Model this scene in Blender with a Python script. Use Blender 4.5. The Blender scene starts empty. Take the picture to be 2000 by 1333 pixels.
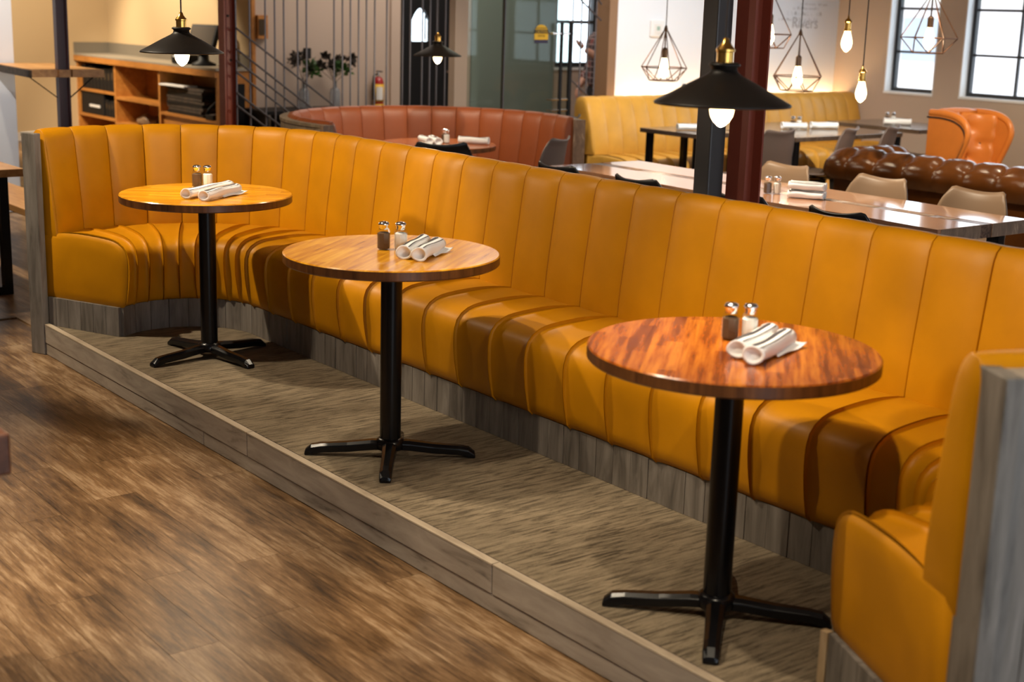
import bpy, bmesh, math, random
from mathutils import Vector, Matrix
random.seed(7)
S = bpy.context.scene
COL = S.collection
R = math.radians
PI = math.pi

# ------------------------------------------------------------------ camera, sky, lights, exposure
cam_d = bpy.data.cameras.new('camera')
cam = bpy.data.objects.new('camera', cam_d); COL.objects.link(cam)
cam_d.sensor_width = 36.0
cam_d.lens = 2748.88 / 2000 * 36
_r = Vector((0.60920, 0.79250, 0.02840)); _f = Vector((-0.76700, 0.59830, -0.23010))
_f.normalize(); _r = (_r - _f * _r.dot(_f)).normalized(); _u = _r.cross(_f)
cam.matrix_world = Matrix(((_r.x, _u.x, -_f.x, 0), (_r.y, _u.y, -_f.y, 0), (_r.z, _u.z, -_f.z, 1.7424), (0, 0, 0, 1)))
cam_d.dof.use_dof = True
cam_d.dof.focus_distance = 5.7
cam_d.dof.aperture_fstop = 3.0
cam_d.clip_start = 0.05
S.camera = cam

W = bpy.data.worlds.new('overcast_sky'); S.world = W; W.use_nodes = True
bg = W.node_tree.nodes['Background']
bg.inputs['Color'].default_value = (0.80, 0.90, 1.0, 1); bg.inputs['Strength'].default_value = 3.8
S.view_settings.view_transform = 'Standard'
S.view_settings.look = 'None'
S.view_settings.exposure = 0.0
S.view_settings.gamma = 1.0
S.view_settings.use_curve_mapping = False

WARM = (1.0, 0.84, 0.62)
def spot(loc, tgt, e, ang=60, blend=0.35, rad=0.04, color=WARM):
    l = bpy.data.lights.new('unseen_ceiling_spot', 'SPOT'); l.energy = e; l.spot_size = R(ang); l.spot_blend = blend
    l.shadow_soft_size = rad; l.color = color
    o = bpy.data.objects.new('unseen_ceiling_spot', l); COL.objects.link(o); o.location = loc
    o.rotation_euler = (Vector(tgt) - Vector(loc)).to_track_quat('-Z', 'Y').to_euler()
    return o
def area(loc, tgt, e, sx, sy, color=WARM):
    l = bpy.data.lights.new('vestibule_fill', 'AREA'); l.energy = e; l.shape = 'RECTANGLE'; l.size = sx; l.size_y = sy; l.color = color
    o = bpy.data.objects.new('vestibule_fill', l); COL.objects.link(o); o.location = loc
    o.rotation_euler = (Vector(tgt) - Vector(loc)).to_track_quat('-Z', 'Y').to_euler()
    return o
def point(loc, e, rad=0.03, color=WARM):
    l = bpy.data.lights.new('bulb_light', 'POINT'); l.energy = e; l.shadow_soft_size = rad; l.color = color
    o = bpy.data.objects.new('bulb_light', l); COL.objects.link(o); o.location = loc
    return o
# track spots over the banquette
spot((-5.1, 1.5, 3.2), (-4.3, 3.0, 0.6), 200, 54, 0.25)
spot((-7.0, 1.2, 3.2), (-6.5, 3.2, 0.8), 420, 54, 0.25)
spot((-3.4, 1.4, 3.2), (-2.5, 2.9, 0.6), 165, 54, 0.25)
spot((-1.5, 1.2, 3.2), (-1.8, 2.6, 0.5), 170, 46, 0.3)
spot((-5.6, 4.9, 3.2), (-4.9, 2.9, 0.6), 80, 46, 0.3)
spot((-4.55, 1.9, 3.2), (-4.13, 2.66, 0.9), 150, 26, 0.4)
spot((-3.0, 1.5, 3.2), (-2.75, 2.45, 0.3), 75, 34, 0.5)
# over the aisle
spot((-3.3, 1.0, 3.2), (-3.4, 1.15, 0.0), 300, 44, 0.9)
spot((-4.9, 0.4, 3.2), (-4.7, 0.8, 0.0), 620, 54, 0.9)
spot((-9.4, 2.2, 3.2), (-9.0, 2.9, 0.0), 420, 44, 0.2)
spot((-9.6, 2.0, 3.2), (-11.6, 3.5, 1.0), 260, 44, 0.5, color=(1.0, 0.93, 0.86))  # unseen spot added to brighten the white pillar
# host counter and far wall
spot((-15.2, 5.0, 3.2), (-15.4, 6.8, 0.8), 700, 75, 0.5)
spot((-15.0, 4.2, 3.2), (-17.2, 5.2, 1.4), 600, 80, 0.5)
spot((-11.3, 3.3, 3.2), (-11.4, 3.95, 1.2), 260, 50, 0.5)
# rust booth, communal table, wall bench, lounge
spot((-7.2, 5.0, 3.2), (-9.2, 6.2, 0.8), 210, 55, 0.5)
spot((-5.9, 5.4, 3.2), (-5.4, 6.4, 0.7), 620, 70, 0.5)
spot((-7.6, 8.2, 3.2), (-9.6, 9.6, 0.5), 480, 80, 0.8, color=(1.0, 0.93, 0.84))
spot((-7.6, 2.9, 3.2), (-8.2, 4.8, 0.8), 240, 34, 0.5)  # added out of view to brighten the outer planks of the booth
spot((-5.4, 8.2, 3.2), (-6.3, 9.9, 0.6), 640, 80, 0.6)
# area light added to brighten the vestibule, no fitting built
area((-11.9, 8.6, 3.25), (-11.9, 8.6, 0), 85, 1.2, 2.6, (1.0, 0.86, 0.74))

# ------------------------------------------------------------------ helpers
def link(name, data, parent=None):
    o = bpy.data.objects.new(name, data); COL.objects.link(o)
    if parent is not None: o.parent = parent
    return o
def tag(o, label=None, cat=None, group=None, kind=None):
    if label: o['label'] = label
    if cat: o['category'] = cat
    if group: o['group'] = group
    if kind: o['kind'] = kind
    return o
def thing(name, label, cat, loc=(0, 0, 0), rz=0.0, group=None):
    o = bpy.data.objects.new(name, None); COL.objects.link(o)
    o.location = loc; o.rotation_euler = (0, 0, rz); o.empty_display_size = 0.05
    return tag(o, label, cat, group)
def mesh_of(bm, name, m, smooth=False):
    bmesh.ops.recalc_face_normals(bm, faces=bm.faces)
    me = bpy.data.meshes.new(name); bm.to_mesh(me); bm.free()
    if m is not None: me.materials.append(m)
    if smooth:
        for p in me.polygons: p.use_smooth = True
    return me
def obj(name, bm, m, parent=None, smooth=False, bevel=0.0, seg=2, autos=False, loc=None, rz=None):
    me = mesh_of(bm, name, m, smooth or autos)
    o = link(name, me, parent)
    if loc is not None: o.location = loc
    if rz is not None: o.rotation_euler = (0, 0, rz)
    if autos:
        try: me.set_sharp_from_angle(angle=R(35))
        except Exception: pass
    if bevel > 0:
        b = o.modifiers.new('bevel', 'BEVEL'); b.width = bevel; b.segments = seg; b.limit_method = 'ANGLE'; b.angle_limit = R(40)
    return o
def copy_tree(o, parent=None):
    c = o.copy(); COL.objects.link(c)
    if parent is not None: c.parent = parent
    for ch in list(o.children): copy_tree(ch, c)
    return c
def B(): return bmesh.new()
def box(bm, x0, x1, y0, y1, z0, z1):
    v = [bm.verts.new(p) for p in ((x0, y0, z0), (x1, y0, z0), (x1, y1, z0), (x0, y1, z0), (x0, y0, z1), (x1, y0, z1), (x1, y1, z1), (x0, y1, z1))]
    for f in ((0, 3, 2, 1), (4, 5, 6, 7), (0, 1, 5, 4), (1, 2, 6, 5), (2, 3, 7, 6), (3, 0, 4, 7)): bm.faces.new([v[i] for i in f])
    return bm
def prism(bm, pts, z0, z1):
    lo = [bm.verts.new((p[0], p[1], z0)) for p in pts]; hi = [bm.verts.new((p[0], p[1], z1)) for p in pts]
    n = len(pts)
    bm.faces.new(lo[::-1]); bm.faces.new(hi)
    for i in range(n): bm.faces.new((lo[i], lo[(i + 1) % n], hi[(i + 1) % n], hi[i]))
    return bm
def ring(bm, c, ax, r, n, ref=None):
    ax = Vector(ax).normalized()
    a = ax.orthogonal().normalized() if ref is None else ref
    b = ax.cross(a)
    return [bm.verts.new(Vector(c) + (a * math.cos(2 * PI * i / n) + b * math.sin(2 * PI * i / n)) * r) for i in range(n)]
def cyl(bm, p0, p1, r0, r1=None, n=12, cap=True):
    r1 = r0 if r1 is None else r1
    ax = (Vector(p1) - Vector(p0)).normalized(); ref = ax.orthogonal().normalized()
    A = ring(bm, p0, ax, r0, n, ref); C = ring(bm, p1, ax, r1, n, ref)
    for i in range(n): bm.faces.new((A[i], A[(i + 1) % n], C[(i + 1) % n], C[i]))
    if cap: bm.faces.new(A[::-1]); bm.faces.new(C)
    return bm
def tube(bm, pts, r, n=8, closed=False):
    pts = [Vector(p) for p in pts]; N = len(pts); rings = []
    ref = None
    for i, p in enumerate(pts):
        if closed: t = pts[(i + 1) % N] - pts[i - 1]
        else: t = pts[min(i + 1, N - 1)] - pts[max(i - 1, 0)]
        t.normalize()
        if ref is None: ref = t.orthogonal().normalized()
        else: ref = (ref - t * ref.dot(t)).normalized()
        rr = r[i] if isinstance(r, (list, tuple)) else r
        rings.append(ring(bm, p, t, rr, n, ref.copy()))
    for i in range(N if closed else N - 1):
        A, C = rings[i], rings[(i + 1) % N]
        for j in range(n): bm.faces.new((A[j], A[(j + 1) % n], C[(j + 1) % n], C[j]))
    if not closed: bm.faces.new(rings[0][::-1]); bm.faces.new(rings[-1])
    return bm
def lathe(bm, prof, n=24, c=(0, 0, 0)):
    rs = []
    for r, z in prof:
        if r < 1e-6: rs.append([bm.verts.new((c[0], c[1], c[2] + z))])
        else: rs.append([bm.verts.new((c[0] + r * math.cos(2 * PI * i / n), c[1] + r * math.sin(2 * PI * i / n), c[2] + z)) for i in range(n)])
    for A, C in zip(rs, rs[1:]):
        if len(A) == 1 and len(C) == 1: continue
        for i in range(n):
            j = (i + 1) % n
            if len(A) == 1: bm.faces.new((A[0], C[j], C[i]))
            elif len(C) == 1: bm.faces.new((A[i], A[j], C[0]))
            else: bm.faces.new((A[i], A[j], C[j], C[i]))
    return bm
def grid(bm, fn, nu, nv):
    V = [[bm.verts.new(fn(i / nu, j / nv)) for j in range(nv + 1)] for i in range(nu + 1)]
    for i in range(nu):
        for j in range(nv): bm.faces.new((V[i][j], V[i + 1][j], V[i + 1][j + 1], V[i][j + 1]))
    return V

# ------------------------------------------------------------------ materials
def mat(name, col, rough=0.5, metal=0.0, spec=None, coat=0.0, trans=0.0, emit=None, es=0.0, ior=None, bump=None, sheen=0.0):
    m = bpy.data.materials.new(name); m.use_nodes = True
    p = m.node_tree.nodes['Principled BSDF']
    p.inputs['Base Color'].default_value = (*col, 1); p.inputs['Roughness'].default_value = rough; p.inputs['Metallic'].default_value = metal
    if spec is not None: p.inputs['Specular IOR Level'].default_value = spec
    if coat: p.inputs['Coat Weight'].default_value = coat; p.inputs['Coat Roughness'].default_value = 0.08
    if trans: p.inputs['Transmission Weight'].default_value = trans
    if ior: p.inputs['IOR'].default_value = ior
    if sheen: p.inputs['Sheen Weight'].default_value = sheen
    if emit: p.inputs['Emission Color'].default_value = (*emit, 1); p.inputs['Emission Strength'].default_value = es
    if bump:
        sc, st, di = bump
        vary(m, None, sc, st, di)
    return m
class N:
    def __init__(s, m): s.m = m; s.t = m.node_tree; s.p = s.t.nodes['Principled BSDF']
    def n(s, typ, **kw):
        x = s.t.nodes.new(typ)
        for k, v in kw.items():
            if k in x.inputs.keys() if isinstance(k, str) else False: x.inputs[k].default_value = v
            else: setattr(x, k, v)
        return x
    def l(s, a, b): s.t.links.new(a, b)
    def coords(s, scale=(1, 1, 1), rot=0.0, world=False, rnd=False):
        if world: src = s.n('ShaderNodeNewGeometry').outputs['Position']
        else: src = s.n('ShaderNodeTexCoord').outputs['Object']
        if rnd:
            oi = s.n('ShaderNodeObjectInfo'); mu = s.n('ShaderNodeVectorMath', operation='SCALE'); mu.inputs[0].default_value = (37.0, 53.0, 71.0)
            s.l(oi.outputs['Random'], mu.inputs['Scale'])
            ad = s.n('ShaderNodeVectorMath', operation='ADD'); s.l(src, ad.inputs[0]); s.l(mu.outputs[0], ad.inputs[1]); src = ad.outputs[0]
        mp = s.n('ShaderNodeMapping'); mp.inputs['Scale'].default_value = scale; mp.inputs['Rotation'].default_value = (0, 0, rot)
        s.l(src, mp.inputs['Vector']); return mp.outputs['Vector']
    def noise(s, vec, scale=1.0, detail=4.0, rough=0.55, dist=0.0):
        x = s.n('ShaderNodeTexNoise'); x.inputs['Scale'].default_value = scale; x.inputs['Detail'].default_value = detail
        x.inputs['Roughness'].default_value = rough; x.inputs['Distortion'].default_value = dist
        s.l(vec, x.inputs['Vector']); return x.outputs['Fac']
    def ramp(s, fac, stops):
        x = s.n('ShaderNodeValToRGB'); e = x.color_ramp.elements
        while len(e) < len(stops): e.new(0.5)
        for k, (pos, c) in enumerate(stops): e[k].position = pos; e[k].color = (*c, 1) if len(c) == 3 else c
        s.l(fac, x.inputs['Fac']); return x.outputs['Color']
    def mix(s, fac, a, b, mode='MIX'):
        x = s.n('ShaderNodeMix', data_type='RGBA', blend_type=mode)
        if isinstance(fac, float): x.inputs[0].default_value = fac
        else: s.l(fac, x.inputs[0])
        for v, i in ((a, 6), (b, 7)):
            if isinstance(v, tuple): x.inputs[i].default_value = (*v, 1)
            else: s.l(v, x.inputs[i])
        return x.outputs[2]
    def math(s, op, a, b=None):
        x = s.n('ShaderNodeMath', operation=op)
        for v, i in ((a, 0), (b, 1)):
            if v is None: continue
            if isinstance(v, (int, float)): x.inputs[i].default_value = v
            else: s.l(v, x.inputs[i])
        return x.outputs[0]
    def bump(s, h, st=0.2, di=0.01):
        x = s.n('ShaderNodeBump'); x.inputs['Strength'].default_value = st; x.inputs['Distance'].default_value = di
        s.l(h, x.inputs['Height']); s.l(x.outputs['Normal'], s.p.inputs['Normal'])
    def col(s, c): s.l(c, s.p.inputs['Base Color'])
def vary(m, amt, sc, st, di):
    k = N(m); v = k.coords()
    k.bump(k.noise(v, sc, 3.0), st, di)
def leather(name, c, rough=0.36, dark=0.86, spec=0.36):
    m = mat(name, c, rough, spec=spec); k = N(m)
    v = k.coords(world=True)
    n1 = k.noise(v, 5.0, 3.0)
    k.col(k.mix(k.ramp(n1, [(0.35, (0, 0, 0)), (0.7, (1, 1, 1))]), tuple(x * dark for x in c), c))
    k.bump(k.noise(v, 420.0, 2.0), 0.10, 0.002)
    return m
def wood(name, stops, scale=(1, 9, 9), rough=0.5, rnd=True, world=False, rot=0.0, bump=0.25, coat=0.0, dist=0.6, sc=3.0):
    m = mat(name, (0.3, 0.2, 0.1), rough, coat=coat); k = N(m)
    v = k.coords(scale, rot, world, rnd)
    f = k.noise(v, sc, 6.0, 0.62, dist)
    k.col(k.ramp(f, stops))
    k.bump(f, bump, 0.004)
    return m
M = {}
M['amber'] = leather('amber_leather', (0.55, 0.222, 0.0008), 0.46, spec=0.24)
M['amber_wall'] = leather('ochre_leather', (0.66, 0.345, 0.055), 0.38)
M['rust'] = leather('rust_leather', (0.245, 0.058, 0.014), 0.46)
M['chest'] = leather('dark_brown_leather', (0.075, 0.023, 0.004), 0.20, 0.6)
M['tan'] = leather('orange_tan_leather', (0.60, 0.185, 0.03), 0.34)
GREY = [(0.25, (0.060, 0.050, 0.041)), (0.48, (0.160, 0.138, 0.116)), (0.72, (0.245, 0.215, 0.185))]
M['grey_h'] = wood('weathered_board', [(0.24, (0.095, 0.076, 0.060)), (0.42, (0.315, 0.262, 0.208)), (0.70, (0.44, 0.375, 0.305))], (1.2, 7, 7), 0.6)
M['grey_v'] = wood('weathered_upright', GREY, (8, 8, 1.0), 0.6)
M['tanwood'] = wood('tan_plank', [(0.25, (0.105, 0.072, 0.040)), (0.55, (0.21, 0.15, 0.088)), (0.75, (0.31, 0.235, 0.15))], (8, 8, 1.0), 0.6)
M['edgewood'] = wood('lit_raw_edge', [(0.3, (0.30, 0.235, 0.165)), (0.7, (0.50, 0.41, 0.30))], (1.5, 8, 8), 0.6)  # raw board edge, its lit top put into the pale colour
M['raw'] = wood('pale_sawn_wood', [(0.3, (0.42, 0.28, 0.14)), (0.7, (0.62, 0.46, 0.28))], (6, 6, 1), 0.6)
def floor_mat(name, rnd):
    m = mat(name, (0.1, 0.06, 0.03), 0.36); k = N(m)
    g = k.noise(k.coords((1.6, 15, 15), 0, not rnd, rnd), 3.0, 8.0, 0.72, 0.2)
    fine = k.noise(k.coords((5.0, 90, 90), 0, not rnd, rnd), 1.6, 5.0, 0.7, 0.1)
    blot = k.noise(k.coords((0.7, 2.7, 1), 0, True), 3.2, 5.0, 0.62, 0.4)
    f = k.math('ADD', k.math('ADD', k.math('MULTIPLY', g, 0.38), k.math('MULTIPLY', blot, 0.40)), k.math('MULTIPLY', fine, 0.22))
    if rnd:
        oi = k.n('ShaderNodeObjectInfo'); f = k.math('ADD', f, k.math('MULTIPLY', k.math('SUBTRACT', oi.outputs['Random'], 0.5), 0.07))
    k.col(k.ramp(f, [(0.36, (0.018, 0.010, 0.005)), (0.445, (0.092, 0.047, 0.018)), (0.52, (0.190, 0.105, 0.045)), (0.61, (0.38, 0.255, 0.145))]))
    k.bump(g, 0.12, 0.004)
    rr = k.n('ShaderNodeMapRange'); k.l(g, rr.inputs['Value']); rr.inputs['To Min'].default_value = 0.30; rr.inputs['To Max'].default_value = 0.46; k.l(rr.outputs[0], k.p.inputs['Roughness'])
    return m
M['plankfloor'] = floor_mat('brown_floor_plank', True)
def tabletop(name, stops, rough=0.20):
    m = mat(name, (0.4, 0.15, 0.03), rough, coat=0.10, spec=0.30); k = N(m)
    tc = k.n('ShaderNodeTexCoord').outputs['Object']; sx = k.n('ShaderNodeSeparateXYZ'); k.l(tc, sx.inputs[0])
    row = k.math('FLOOR', k.math('DIVIDE', sx.outputs['Y'], 0.043))
    wn = k.n('ShaderNodeTexWhiteNoise', noise_dimensions='1D'); k.l(row, wn.inputs['W'])
    off = k.math('MULTIPLY', wn.outputs['Value'], 7.0)
    seg = k.math('FLOOR', k.math('DIVIDE', k.math('ADD', sx.outputs['X'], off), 0.31))
    wn2 = k.n('ShaderNodeTexWhiteNoise', noise_dimensions='2D'); cb = k.n('ShaderNodeCombineXYZ'); k.l(row, cb.inputs[0]); k.l(seg, cb.inputs[1]); k.l(cb.outputs[0], wn2.inputs['Vector'])
    v = k.coords((1.5, 21, 21), 0, False, True)
    g = k.noise(v, 2.2, 6.0, 0.62, 0.15)
    f = k.math('ADD', k.math('MULTIPLY', wn2.outputs['Value'], 0.16), k.math('MULTIPLY', g, 0.84))
    k.col(k.ramp(f, stops)); k.bump(g, 0.05, 0.002)
    return m
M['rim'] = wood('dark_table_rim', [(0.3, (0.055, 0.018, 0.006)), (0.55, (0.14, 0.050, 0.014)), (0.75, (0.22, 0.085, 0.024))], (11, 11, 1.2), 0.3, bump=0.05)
M['top_gold'] = tabletop('honey_varnished_wood', [(0.33, (0.40, 0.135, 0.005)), (0.5, (0.64, 0.265, 0.010)), (0.66, (0.80, 0.40, 0.028))])
M['top_red'] = tabletop('red_brown_varnished_wood', [(0.33, (0.130, 0.026, 0.004)), (0.48, (0.34, 0.082, 0.009)), (0.64, (0.56, 0.180, 0.018))])
M['top_booth'] = tabletop('copper_varnished_wood', [(0.2, (0.20, 0.05, 0.014)), (0.8, (0.42, 0.13, 0.04))])
M['communal'] = wood('pinkish_slab_wood', [(0.25, (0.30, 0.120, 0.058)), (0.5, (0.48, 0.235, 0.125)), (0.75, (0.58, 0.33, 0.19))], (0.8, 9, 9), 0.12, coat=0.6, bump=0.03)
M['endgrain'] = wood('pale_end_grain', [(0.3, (0.13, 0.075, 0.045)), (0.6, (0.26, 0.16, 0.10)), (0.7, (0.55, 0.38, 0.24))], (9, 9, 3), 0.6)
M['resin'] = wood('mottled_resin', [(0.4, (0.05, 0.028, 0.02)), (0.6, (0.22, 0.13, 0.09))], (9, 9, 9), 0.3, sc=6)
M['darktop'] = wood('dark_stained_top', [(0.3, (0.045, 0.03, 0.022)), (0.7, (0.11, 0.075, 0.055))], (1, 8, 8), 0.2, coat=0.3, bump=0.05)
M['orangewood'] = wood('orange_pine', [(0.25, (0.30, 0.105, 0.015)), (0.6, (0.46, 0.185, 0.035)), (0.8, (0.56, 0.26, 0.06))], (1.2, 6, 6), 0.45, bump=0.1)
M['slab'] = wood('honey_slab_wood', [(0.3, (0.36, 0.16, 0.05)), (0.7, (0.58, 0.31, 0.11))], (1, 8, 8), 0.4, bump=0.1)
M['bark'] = wood('dark_bark', [(0.35, (0.012, 0.008, 0.005)), (0.7, (0.075, 0.045, 0.026))], (5, 5, 5), 0.8)
M['redwood'] = wood('near_table_wood', [(0.3, (0.085, 0.026, 0.010)), (0.7, (0.20, 0.070, 0.028))], (1, 8, 8), 0.4, bump=0.1)
M['black'] = mat('black_powder_coat', (0.004, 0.004, 0.005), 0.26, spec=0.35)
M['blackmatte'] = mat('matte_black', (0.006, 0.006, 0.007), 0.55, spec=0.22)
M['shade'] = mat('black_enamel', (0.010, 0.0075, 0.006), 0.45, spec=0.3)
M['chrome'] = mat('polished_chrome', (0.85, 0.85, 0.87), 0.12, 1.0)
M['brass'] = mat('antique_brass', (0.62, 0.36, 0.09), 0.25, 1.0)
M['bronze'] = mat('copper_wire', (0.085, 0.038, 0.020), 0.40, 0.8)
M['bronzedark'] = mat('dark_bronze_socket', (0.10, 0.055, 0.03), 0.4, 0.7)
M['bulb'] = mat('glowing_bulb', (1, 0.9, 0.7), 0.3, emit=(1.0, 0.66, 0.30), es=9.0)
M['bulb_hot'] = mat('bright_bulb', (1, 0.9, 0.7), 0.3, emit=(1.0, 0.66, 0.30), es=16.0)
M['cloth'] = mat('white_napkin', (0.84, 0.84, 0.84), 0.85, bump=(60.0, 0.25, 0.004))
M['stripe'] = mat('napkin_stripe', (0.055, 0.045, 0.05), 0.85)
M['glass'] = mat('clear_glass', (1, 1, 1), 0.03, trans=1.0, ior=1.45)
M['salt'] = mat('white_salt', (0.82, 0.80, 0.76), 0.8)
M['pepper'] = mat('ground_pepper', (0.115, 0.060, 0.026), 0.8, bump=(500.0, 0.5, 0.004))
M['wallwhite'] = mat('white_wall_paint', (0.74, 0.77, 0.83), 0.7, bump=(90.0, 0.05, 0.002))
M['walltan'] = mat('taupe_wall_paint', (0.46, 0.36, 0.29), 0.75, bump=(90.0, 0.06, 0.002))
M['wallgold'] = mat('cream_wall_paint', (0.50, 0.36, 0.20), 0.75, bump=(60.0, 0.08, 0.003))
M['wallgrey'] = mat('grey_green_panel', (0.22, 0.25, 0.225), 0.6, bump=(30.0, 0.05, 0.002))
M['ceil'] = mat('ceiling_paint', (0.32, 0.27, 0.22), 0.8)
M['trimbrown'] = mat('brown_trim_paint', (0.24, 0.135, 0.07), 0.6)
M['base'] = mat('baseboard_paint', (0.55, 0.49, 0.43), 0.6)
M['gap'] = mat('dark_joint', (0.012, 0.008, 0.005), 0.8)
M['steelgrey'] = mat('raw_steel_tube', (0.085, 0.080, 0.080), 0.38, 0.45); vary(M['steelgrey'], None, 9.0, 0.08, 0.003)
M['redox'] = mat('red_oxide_steel', (0.27, 0.052, 0.026), 0.42)
M['maroon'] = mat('maroon_steel', (0.060, 0.022, 0.026), 0.4)
M['rod'] = mat('grey_steel_rod', (0.13, 0.12, 0.13), 0.4, 0.6)
M['frame'] = mat('black_window_frame', (0.018, 0.020, 0.024), 0.4)
M['sill'] = mat('white_reveal', (0.75, 0.75, 0.76), 0.6)
M['counter'] = mat('grey_laminate', (0.27, 0.235, 0.185), 0.45)
M['splash'] = mat('grey_backsplash', (0.17, 0.145, 0.11), 0.5)
M['shell_grey'] = mat('taupe_plastic_shell', (0.125, 0.092, 0.080), 0.42)
M['shell_warm_lit'] = mat('warm_lit_taupe_shell', (0.215, 0.135, 0.078), 0.5)  # taupe shell with the warm spot light put into its colour
M['shell_black_shaded'] = mat('black_and_shaded_shell', (0.010, 0.010, 0.011), 0.35)  # black chairs, and taupe ones with their shade put into the colour
M['legwood'] = mat('beech_leg', (0.52, 0.27, 0.07), 0.45)
M['darkfloor'] = mat('subfloor', (0.06, 0.035, 0.02), 0.5)
M['plastic_white'] = mat('white_plastic', (0.74, 0.75, 0.76), 0.4)
M['screen'] = mat('dim_screen', (0.055, 0.035, 0.018), 0.6, spec=0.2)
M['lcd'] = mat('green_lcd', (0.28, 0.40, 0.34), 0.3)
M['red'] = mat('red_enamel', (0.33, 0.012, 0.012), 0.3)
M['yellow'] = mat('yellow_label', (0.62, 0.36, 0.01), 0.5)
M['paper'] = mat('white_paper', (0.72, 0.70, 0.68), 0.7)
M['ink'] = mat('black_ink', (0.01, 0.01, 0.012), 0.7)
M['decal_blue'] = mat('dark_violet_band', (0.028, 0.022, 0.05), 0.6)
M['letter'] = mat('pale_grey_lettering', (0.40, 0.41, 0.44), 0.7)
M['leaf'] = mat('green_leaf', (0.028, 0.085, 0.012), 0.45)
M['leafdark'] = mat('dark_purple_leaf', (0.022, 0.016, 0.012), 0.5)
M['vase'] = mat('grey_blue_glass', (0.55, 0.60, 0.66), 0.08, trans=0.75, ior=1.3)
M['skin'] = mat('skin', (0.42, 0.22, 0.15), 0.5)
M['hair'] = mat('dark_hair', (0.010, 0.007, 0.006), 0.5)
M['trouser'] = mat('black_trousers', (0.012, 0.012, 0.016), 0.7)
M['cord'] = mat('dark_brown_cord', (0.018, 0.010, 0.008), 0.6)
M['outside'] = mat('pale_render', (0.62, 0.55, 0.53), 0.8)
M['outwin'] = mat('grey_far_glass', (0.30, 0.33, 0.38), 0.2)
# vestibule glazing: a lightly tinted pane, see-through
def pane_mat(name, col, mixf, rough=0.02):
    m = bpy.data.materials.new(name); m.use_nodes = True; t = m.node_tree; t.nodes.clear()
    o = t.nodes.new('ShaderNodeOutputMaterial'); a = t.nodes.new('ShaderNodeBsdfTransparent'); a.inputs[0].default_value = (*col, 1)
    g = t.nodes.new('ShaderNodeBsdfGlossy'); g.inputs['Roughness'].default_value = rough; g.inputs['Color'].default_value = (0.8, 0.85, 0.85, 1)
    x = t.nodes.new('ShaderNodeMixShader'); lw = t.nodes.new('ShaderNodeLayerWeight'); lw.inputs['Blend'].default_value = 0.5
    pw = t.nodes.new('ShaderNodeMath'); pw.operation = 'POWER'; pw.inputs[1].default_value = 5.0; t.links.new(lw.outputs['Facing'], pw.inputs[0])
    f = t.nodes.new('ShaderNodeMapRange'); r0 = ((mixf - 1) / (mixf + 1)) ** 2; f.inputs['To Min'].default_value = r0; f.inputs['To Max'].default_value = 1.0; t.links.new(pw.outputs[0], f.inputs['Value'])
    t.links.new(f.outputs[0], x.inputs[0]); t.links.new(a.outputs[0], x.inputs[1]); t.links.new(g.outputs[0], x.inputs[2]); t.links.new(x.outputs[0], o.inputs[0])
    return m
M['pane'] = pane_mat('window_glass', (0.97, 0.98, 0.98), 1.45)
M['pane_tint'] = pane_mat('tinted_glass', (0.80, 0.86, 0.83), 1.32)
# plaid shirt
m = mat('plaid_flannel', (0.1, 0.02, 0.02), 0.85); k = N(m); v = k.coords()
sx = k.n('ShaderNodeSeparateXYZ'); k.l(v, sx.inputs[0])
def stripe(ax, per, w): return k.math('LESS_THAN', k.math('FRACT', k.math('DIVIDE', sx.outputs[ax], per)), w)
lin = k.math('MAXIMUM', k.math('MAXIMUM', stripe('Z', 0.06, 0.10), stripe('Y', 0.06, 0.10)), stripe('X', 0.06, 0.10))
blk = k.math('MAXIMUM', stripe('Z', 0.12, 0.45), stripe('Y', 0.12, 0.45))
k.col(k.mix(lin, k.mix(blk, (0.12, 0.018, 0.016), (0.022, 0.008, 0.010)), (0.30, 0.24, 0.24)))
M['plaid'] = m
# carpet
m = mat('ribbed_carpet', (0.15, 0.12, 0.08), 0.95, spec=0.1); k = N(m)
v = k.coords(world=True)
ang = k.noise(k.coords((0.9, 0.9, 1), 0, True), 1.3, 1.0)
st1 = k.noise(k.coords((88, 7.5, 1), R(12), True), 1.0, 4.0, 0.66, 0.5)
st2 = k.noise(k.coords((80, 8.0, 1), R(-10), True), 1.0, 4.0, 0.66, 0.5)
st = k.mix(k.ramp(ang, [(0.46, (0, 0, 0)), (0.52, (1, 1, 1))]), st1, st2)
n3 = k.noise(v, 300.0, 2.0); n4 = k.noise(v, 2.1, 3.0)
c1 = k.ramp(st, [(0.38, (0.040, 0.030, 0.019)), (0.48, (0.185, 0.143, 0.092)), (0.60, (0.300, 0.235, 0.155))])
c2 = k.mix(k.ramp(n4, [(0.3, (0, 0, 0)), (0.7, (0.45, 0.45, 0.45))]), c1, (0.190, 0.152, 0.103))
k.col(k.mix(0.25, c2, k.ramp(n3, [(0.3, (0.05, 0.038, 0.025)), (0.7, (0.24, 0.19, 0.13))])))
k.bump(k.math('ADD', n3, k.math('MULTIPLY', st1, 0.6)), 0.5, 0.004)
M['carpet'] = m
M['farfloor'] = floor_mat('far_floor_planks', False)

# ------------------------------------------------------------------ the setting
ZP = 0.145; H = 3.3; XV = -13.4
def struct(name, bm, m, parent=None, **kw):
    o = obj(name, bm, m, parent, **kw)
    if parent is None: o['kind'] = 'structure'
    return o
floor = struct('floor', box(box(B(), XV - 0.15, 3.15, -4.1, 12.45, -0.12, -0.008), -17.45, XV - 0.15, -4.1, 7.12, -0.12, -0.008), M['farfloor'])
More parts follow.
